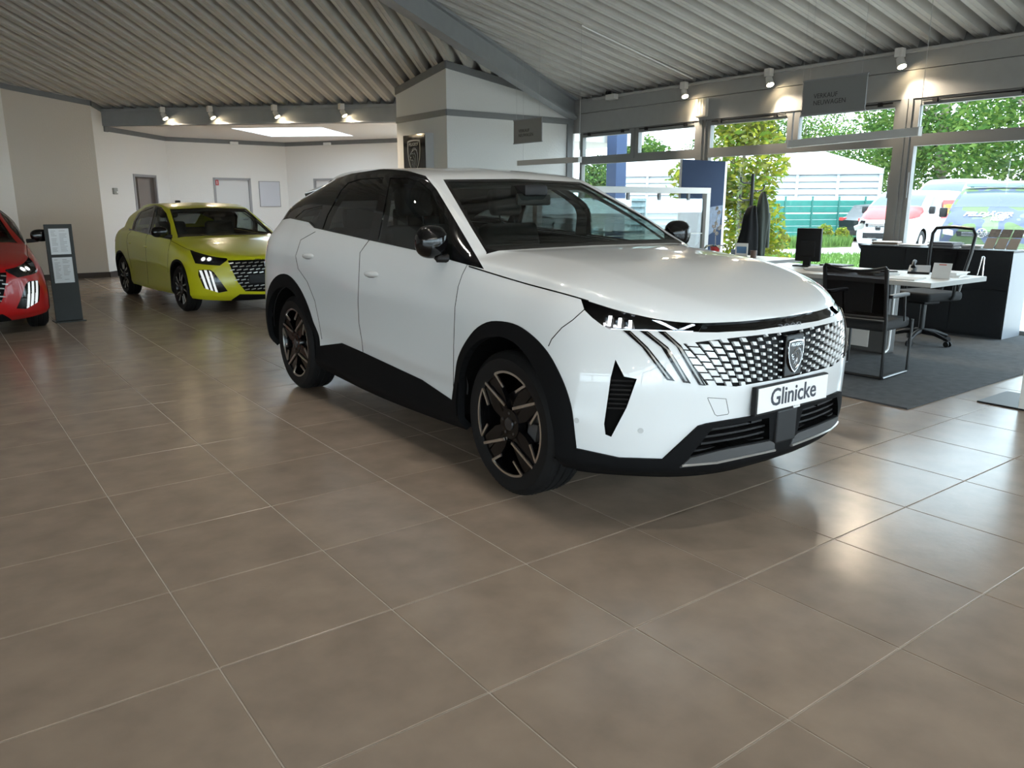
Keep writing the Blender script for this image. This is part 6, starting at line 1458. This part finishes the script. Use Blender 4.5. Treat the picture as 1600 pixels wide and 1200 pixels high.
def van(name, loc, heading, paint, label, hood=None, windows=(), zscale=1.0, group=None, sscale=1.0):
    ang = heading+math.pi; S = Shell(VAN_LEVELS, VAN_CAP, (loc[0], loc[1], GZ), ang, step=.07, nl=5, nv=5)
    r = empty(name, (loc[0], loc[1], GZ), ang, label, 'van', group); r.scale = (sscale, 1, zscale)
    S.cut([(.10, -.1), (.10, .80), (.86, .70), (.86, -.1)], 'windscreen', mode='top', grid=1)
    S.cut([(.30, 1.24), (.88, 1.70), (1.30, 1.76), (1.30, 1.24)], 'side_window', mode='side', grid=1, cond=lambda c, n: c[1] > .6)
    for a, b_ in windows: S.cut([(a, 1.24), (a, 1.76), (b_, 1.76), (b_, 1.24)], 'rear_side', mode='side', grid=1, cond=lambda c, n: c[1] > .6)
    if hood: S.cut([(-.9, -.1), (-.9, .9), (.08, .9), (.08, -.1)], 'hood', mode='top', grid=1)
    S.cut([(-.1, .76), (.52, .76), (.55, .875), (-.1, .875)], 'grille', mode='front', grid=0, cond=lambda c, n: c[0] < 0)
    S.cut([(-.1, .40), (.6, .40), (.6, .58), (-.1, .58)], 'grille', mode='front', grid=0, cond=lambda c, n: c[0] < 0)
    S.cut([(.60, .77), (.86, .80), (.88, .95), (.62, .89)], 'lamp', mode='front', grid=0, cond=lambda c, n: c[0] < 0)
    for ax in (.0, 3.0): S.cut([(ax+.40*math.cos(a), .33+.40*math.sin(a)) for a in np.linspace(-.3, math.pi+.3, 24)]+[(ax-.36, .1), (ax+.36, .1)], 'hole', mode='side', grid=0, cond=lambda c, n: c[1] > .4)
    S.part('body_shell', 'body', paint, r)
    if hood: S.part('bonnet', 'hood', hood, r, .004, -.01)
    S.part('windscreen', 'windscreen', M_VGLASS, r, .003, -.01); S.part('side_window', 'side_window', M_VGLASS, r, .003, -.01, join=False, weld=True)
    if windows: S.part('rear_side_window', 'rear_side', M_VGLASS, r, .003, -.01, join=False, weld=True)
    g_ = S.part('front_grille', 'grille', M_BLACK, r, -.01, 0); S.part('head_lamp', 'lamp', mat('van lamp', (.6, .63, .65), rough=.1, coat=1), r, .003, -.02, join=False)
    for z in (.78, .815, .85): MB().rbox((-.905, -.42, z-.006), (-.86, .42, z+.006), .003, seg=1).build('grille_slat', M_CHROME, r)
    wheel_wells(S, r, (.0, 3.0), .33, .93, .5, .41)
    for ax in (.0, 3.0):
        for sd in (1, -1):
            t = tyre_mesh(.33, .2, .21, 36); MB().add([(ax+x, sd*(.95+h), .33+z) for x, h, z in t.v], t.f).build('wheel', M_TYRE, r, smooth=35)
            m = MB(); m.lathe([(0, .0), (.19, -.01), (.2, -.04)], 20, axis='y'); MB().add([(ax+x, sd*(.94+h), .33+z) for x, h, z in m.v], m.f).build('hub_cap', M_ALU, r, smooth=40)
    for sd in (1, -1): MB().rbox((.28, sd*1.06-.09, 1.18), (.40, sd*1.06+.09, 1.42), .04, seg=2).build('door_mirror', M_BLACK, r, smooth=40)
    return r, S
# camouflage: broad olive, grey blue and pale green patches
mc = bpy.data.materials.new('camouflage paint'); mc.use_nodes = True; nt = mc.node_tree; bs_ = nt.nodes['Principled BSDF']; tcn = nt.nodes.new('ShaderNodeTexCoord'); nz = nt.nodes.new('ShaderNodeTexNoise'); nz.inputs['Scale'].default_value = 1.4; nz.inputs['Detail'].default_value = 1
rp = nt.nodes.new('ShaderNodeValToRGB'); rp.color_ramp.interpolation = 'CONSTANT'; e = rp.color_ramp.elements; e[0].color = (.085, .125, .06, 1); e[1].position = .46; e[1].color = (.075, .09, .14, 1); e2 = e.new(.58); e2.color = (.12, .165, .095, 1); e3 = e.new(.68); e3.color = (.06, .075, .12, 1)
nt.links.new(tcn.outputs['Object'], nz.inputs['Vector']); nt.links.new(nz.outputs['Fac'], rp.inputs['Fac']); nt.links.new(rp.outputs['Color'], bs_.inputs['Base Color']); bs_.inputs['Roughness'].default_value = .6; bs_.inputs['Specular IOR Level'].default_value = .1
def ground_at(px, dep): p = at_depth(px, 315, dep); return (p[0], p[1])
def yaw_to_cam(q): return math.atan2(CAM[1]-q[1], CAM[0]-q[0])
q = ground_at(1549, 18.8); cv, CS = van('camouflage_van', q, yaw_to_cam(q)-.12, mc, 'camouflaged military police van with light bar parked outside', windows=((1.5, 2.55), (2.7, 3.75)))
lbp = empty('tmp', (0, 0, 0)); bpy.data.objects.remove(lbp)
MB().rbox((1.0, -.72, 1.93), (1.25, .72, 2.06), .03).build('light_bar', mat('pale blue light bar', (.22, .36, .45), rough=.2, coat=1), cv, smooth=40)
def hood_pt(S, s_, w_): h = S.bvh.ray_cast(Vector((s_, abs(w_), 3)), Vector((0, 0, -1))); return np.array((s_, w_, h[0].z+.006))
a0, a1 = hood_pt(CS, -.38, .5), hood_pt(CS, -.38, -.5); up_ = hood_pt(CS, -.2, 0)-hood_pt(CS, -.4, 0)
text_obj('bonnet_lettering', 'FELDJÄGER', .30, tuple(hood_pt(CS, -.42, .50)+[-.01, 0, .02]), (0, -1, 0), tuple(up_), M_WHITE, cv, .004, width=1.0, shear=.25, bold=.004)
text_obj('bonnet_lettering', 'MILITARY\nPOLICE', .12, tuple(hood_pt(CS, -.53, -.10)+[-.02, 0, .02]), (0, -1, 0), tuple(up_), M_WHITE, cv, .004, width=.36, shear=.25)
er = MB(); er.tube([(-.925, .10*math.cos(a), .845+.10*math.sin(a)) for a in np.linspace(0, 2*math.pi, 24, endpoint=False)], .010, 6, True); er.tube([(-.925, .05, .93), (-.925, .0, .855), (-.925, -.05, .93)], .008, 5); er.tube([(-.925, .085, .88), (-.925, .045, .77), (-.925, 0, .85), (-.925, -.045, .77), (-.925, -.085, .88)], .008, 5); er.build('grille_badge', M_CHROME, cv)
q = ground_at(1398, 25.5); M_VANW = mat('white van paint', (.5, .52, .54), rough=.35, coat=.6)
wv, WS = van('delivery_van', q, math.radians(188), M_VANW, 'white van with red bonnet, damaged nose and red door sign', hood=mat('red bonnet paint', (.5, .02, .02), rough=.4))
MB().box((1.55, -.99, 1.02), (2.75, -.978, 1.62)).build('door_sign', mat('signal red sign', (.40, .012, .01), rough=.5), wv); MB().box((1.62, -.996, 1.16), (1.80, -.99, 1.46)).build('sign_mark', mat('yellow print', (.75, .55, .03), rough=.5), wv)
text_obj('sign_lettering', 'ELEKTRO\nSTELLEN', .17, (1.86, -.996, 1.36), (1, 0, 0), (0, 0, 1), MATS['yellow print'], wv, .003, width=.62, bold=.004)
rnd = random.Random(9)
for k in range(16):
    c = (-.92+rnd.uniform(-.04, .06), rnd.uniform(-.8, .8), rnd.uniform(.35, .95)); mt = Matrix.Translation(c) @ Matrix.Rotation(rnd.uniform(0, 3), 4, (rnd.random(), rnd.random(), 1)); s_ = rnd.uniform(.06, .16)
    MB().rbox((-s_, -s_*.5, -.03), (s_, s_*.5, .03), .015, mt, 1).build('damaged_trim', rnd.choice([M_BLACK, M_CHROME, M_CLAD, MATS['grey plastic']]), wv)
q = ground_at(1462, 30.5)
tv, _ = van('high_roof_van', q, math.radians(188), M_VANW, 'white high roof van parked behind the damaged white van', zscale=1.28, sscale=1.25)
MB().box((.9, -.985, 1.62), (2.2, -.975, 1.68)).build('window_slot', mat('grey slot', (.2, .2, .2), rough=.5), tv)
# dark car seen from behind, next to the fence
q = ground_at(1408, 31.0)
bk = empty('parked_car', (*q, GZ), math.radians(-30), 'black car with red tail lamp by the green fence', 'car')
P_ = [(-2.0, .45), (-2.05, .85), (-1.75, 1.0), (-1.45, 1.42), (-.4, 1.5), (.6, 1.35), (1.2, .98), (2.1, .85), (2.2, .4), (1.7, .25), (-1.8, .25)]
m = MB(); n = len(P_); lay = [(-.86, .94), (-.90, 1.0), (.90, 1.0), (.86, .94)]
m.add([((x)*k_, y, .25+(z-.25)*(k_ if z > .9 else 1)) for y, k_ in lay for x, z in P_], [(i*n+j, i*n+(j+1) % n, (i+1)*n+(j+1) % n, (i+1)*n+j) for i in range(3) for j in range(n)]+[tuple(range(n)), tuple(range(3*n, 4*n))])
m.build('body_shell', mat('black car paint', (.008, .009, .011), rough=.35, spec=.3), bk, smooth=30)
for y in (-.905, .905): MB().add([(-1.35, y, 1.02), (-1.2, y, 1.36), (-.4, y, 1.42), (.5, y, 1.28), (.95, y, 1.02)], [(0, 1, 2, 3, 4)]).build('side_window', M_VGLASS, bk)
for y in (-.72, .72): MB().rbox((-2.06, y-.16, .82), (-1.9, y+.16, .95), .02).build('tail_lamp', mat('bright red lens', (.6, .02, .02), rough=.2, coat=1), bk)
for x in (-1.35, 1.35):
    for sd in (1, -1): t = tyre_mesh(.32, .2, .2, 30); MB().add([(x+a, sd*(.92+h), .32+z) for a, h, z in t.v], t.f).build('wheel', M_TYRE, bk, smooth=35)
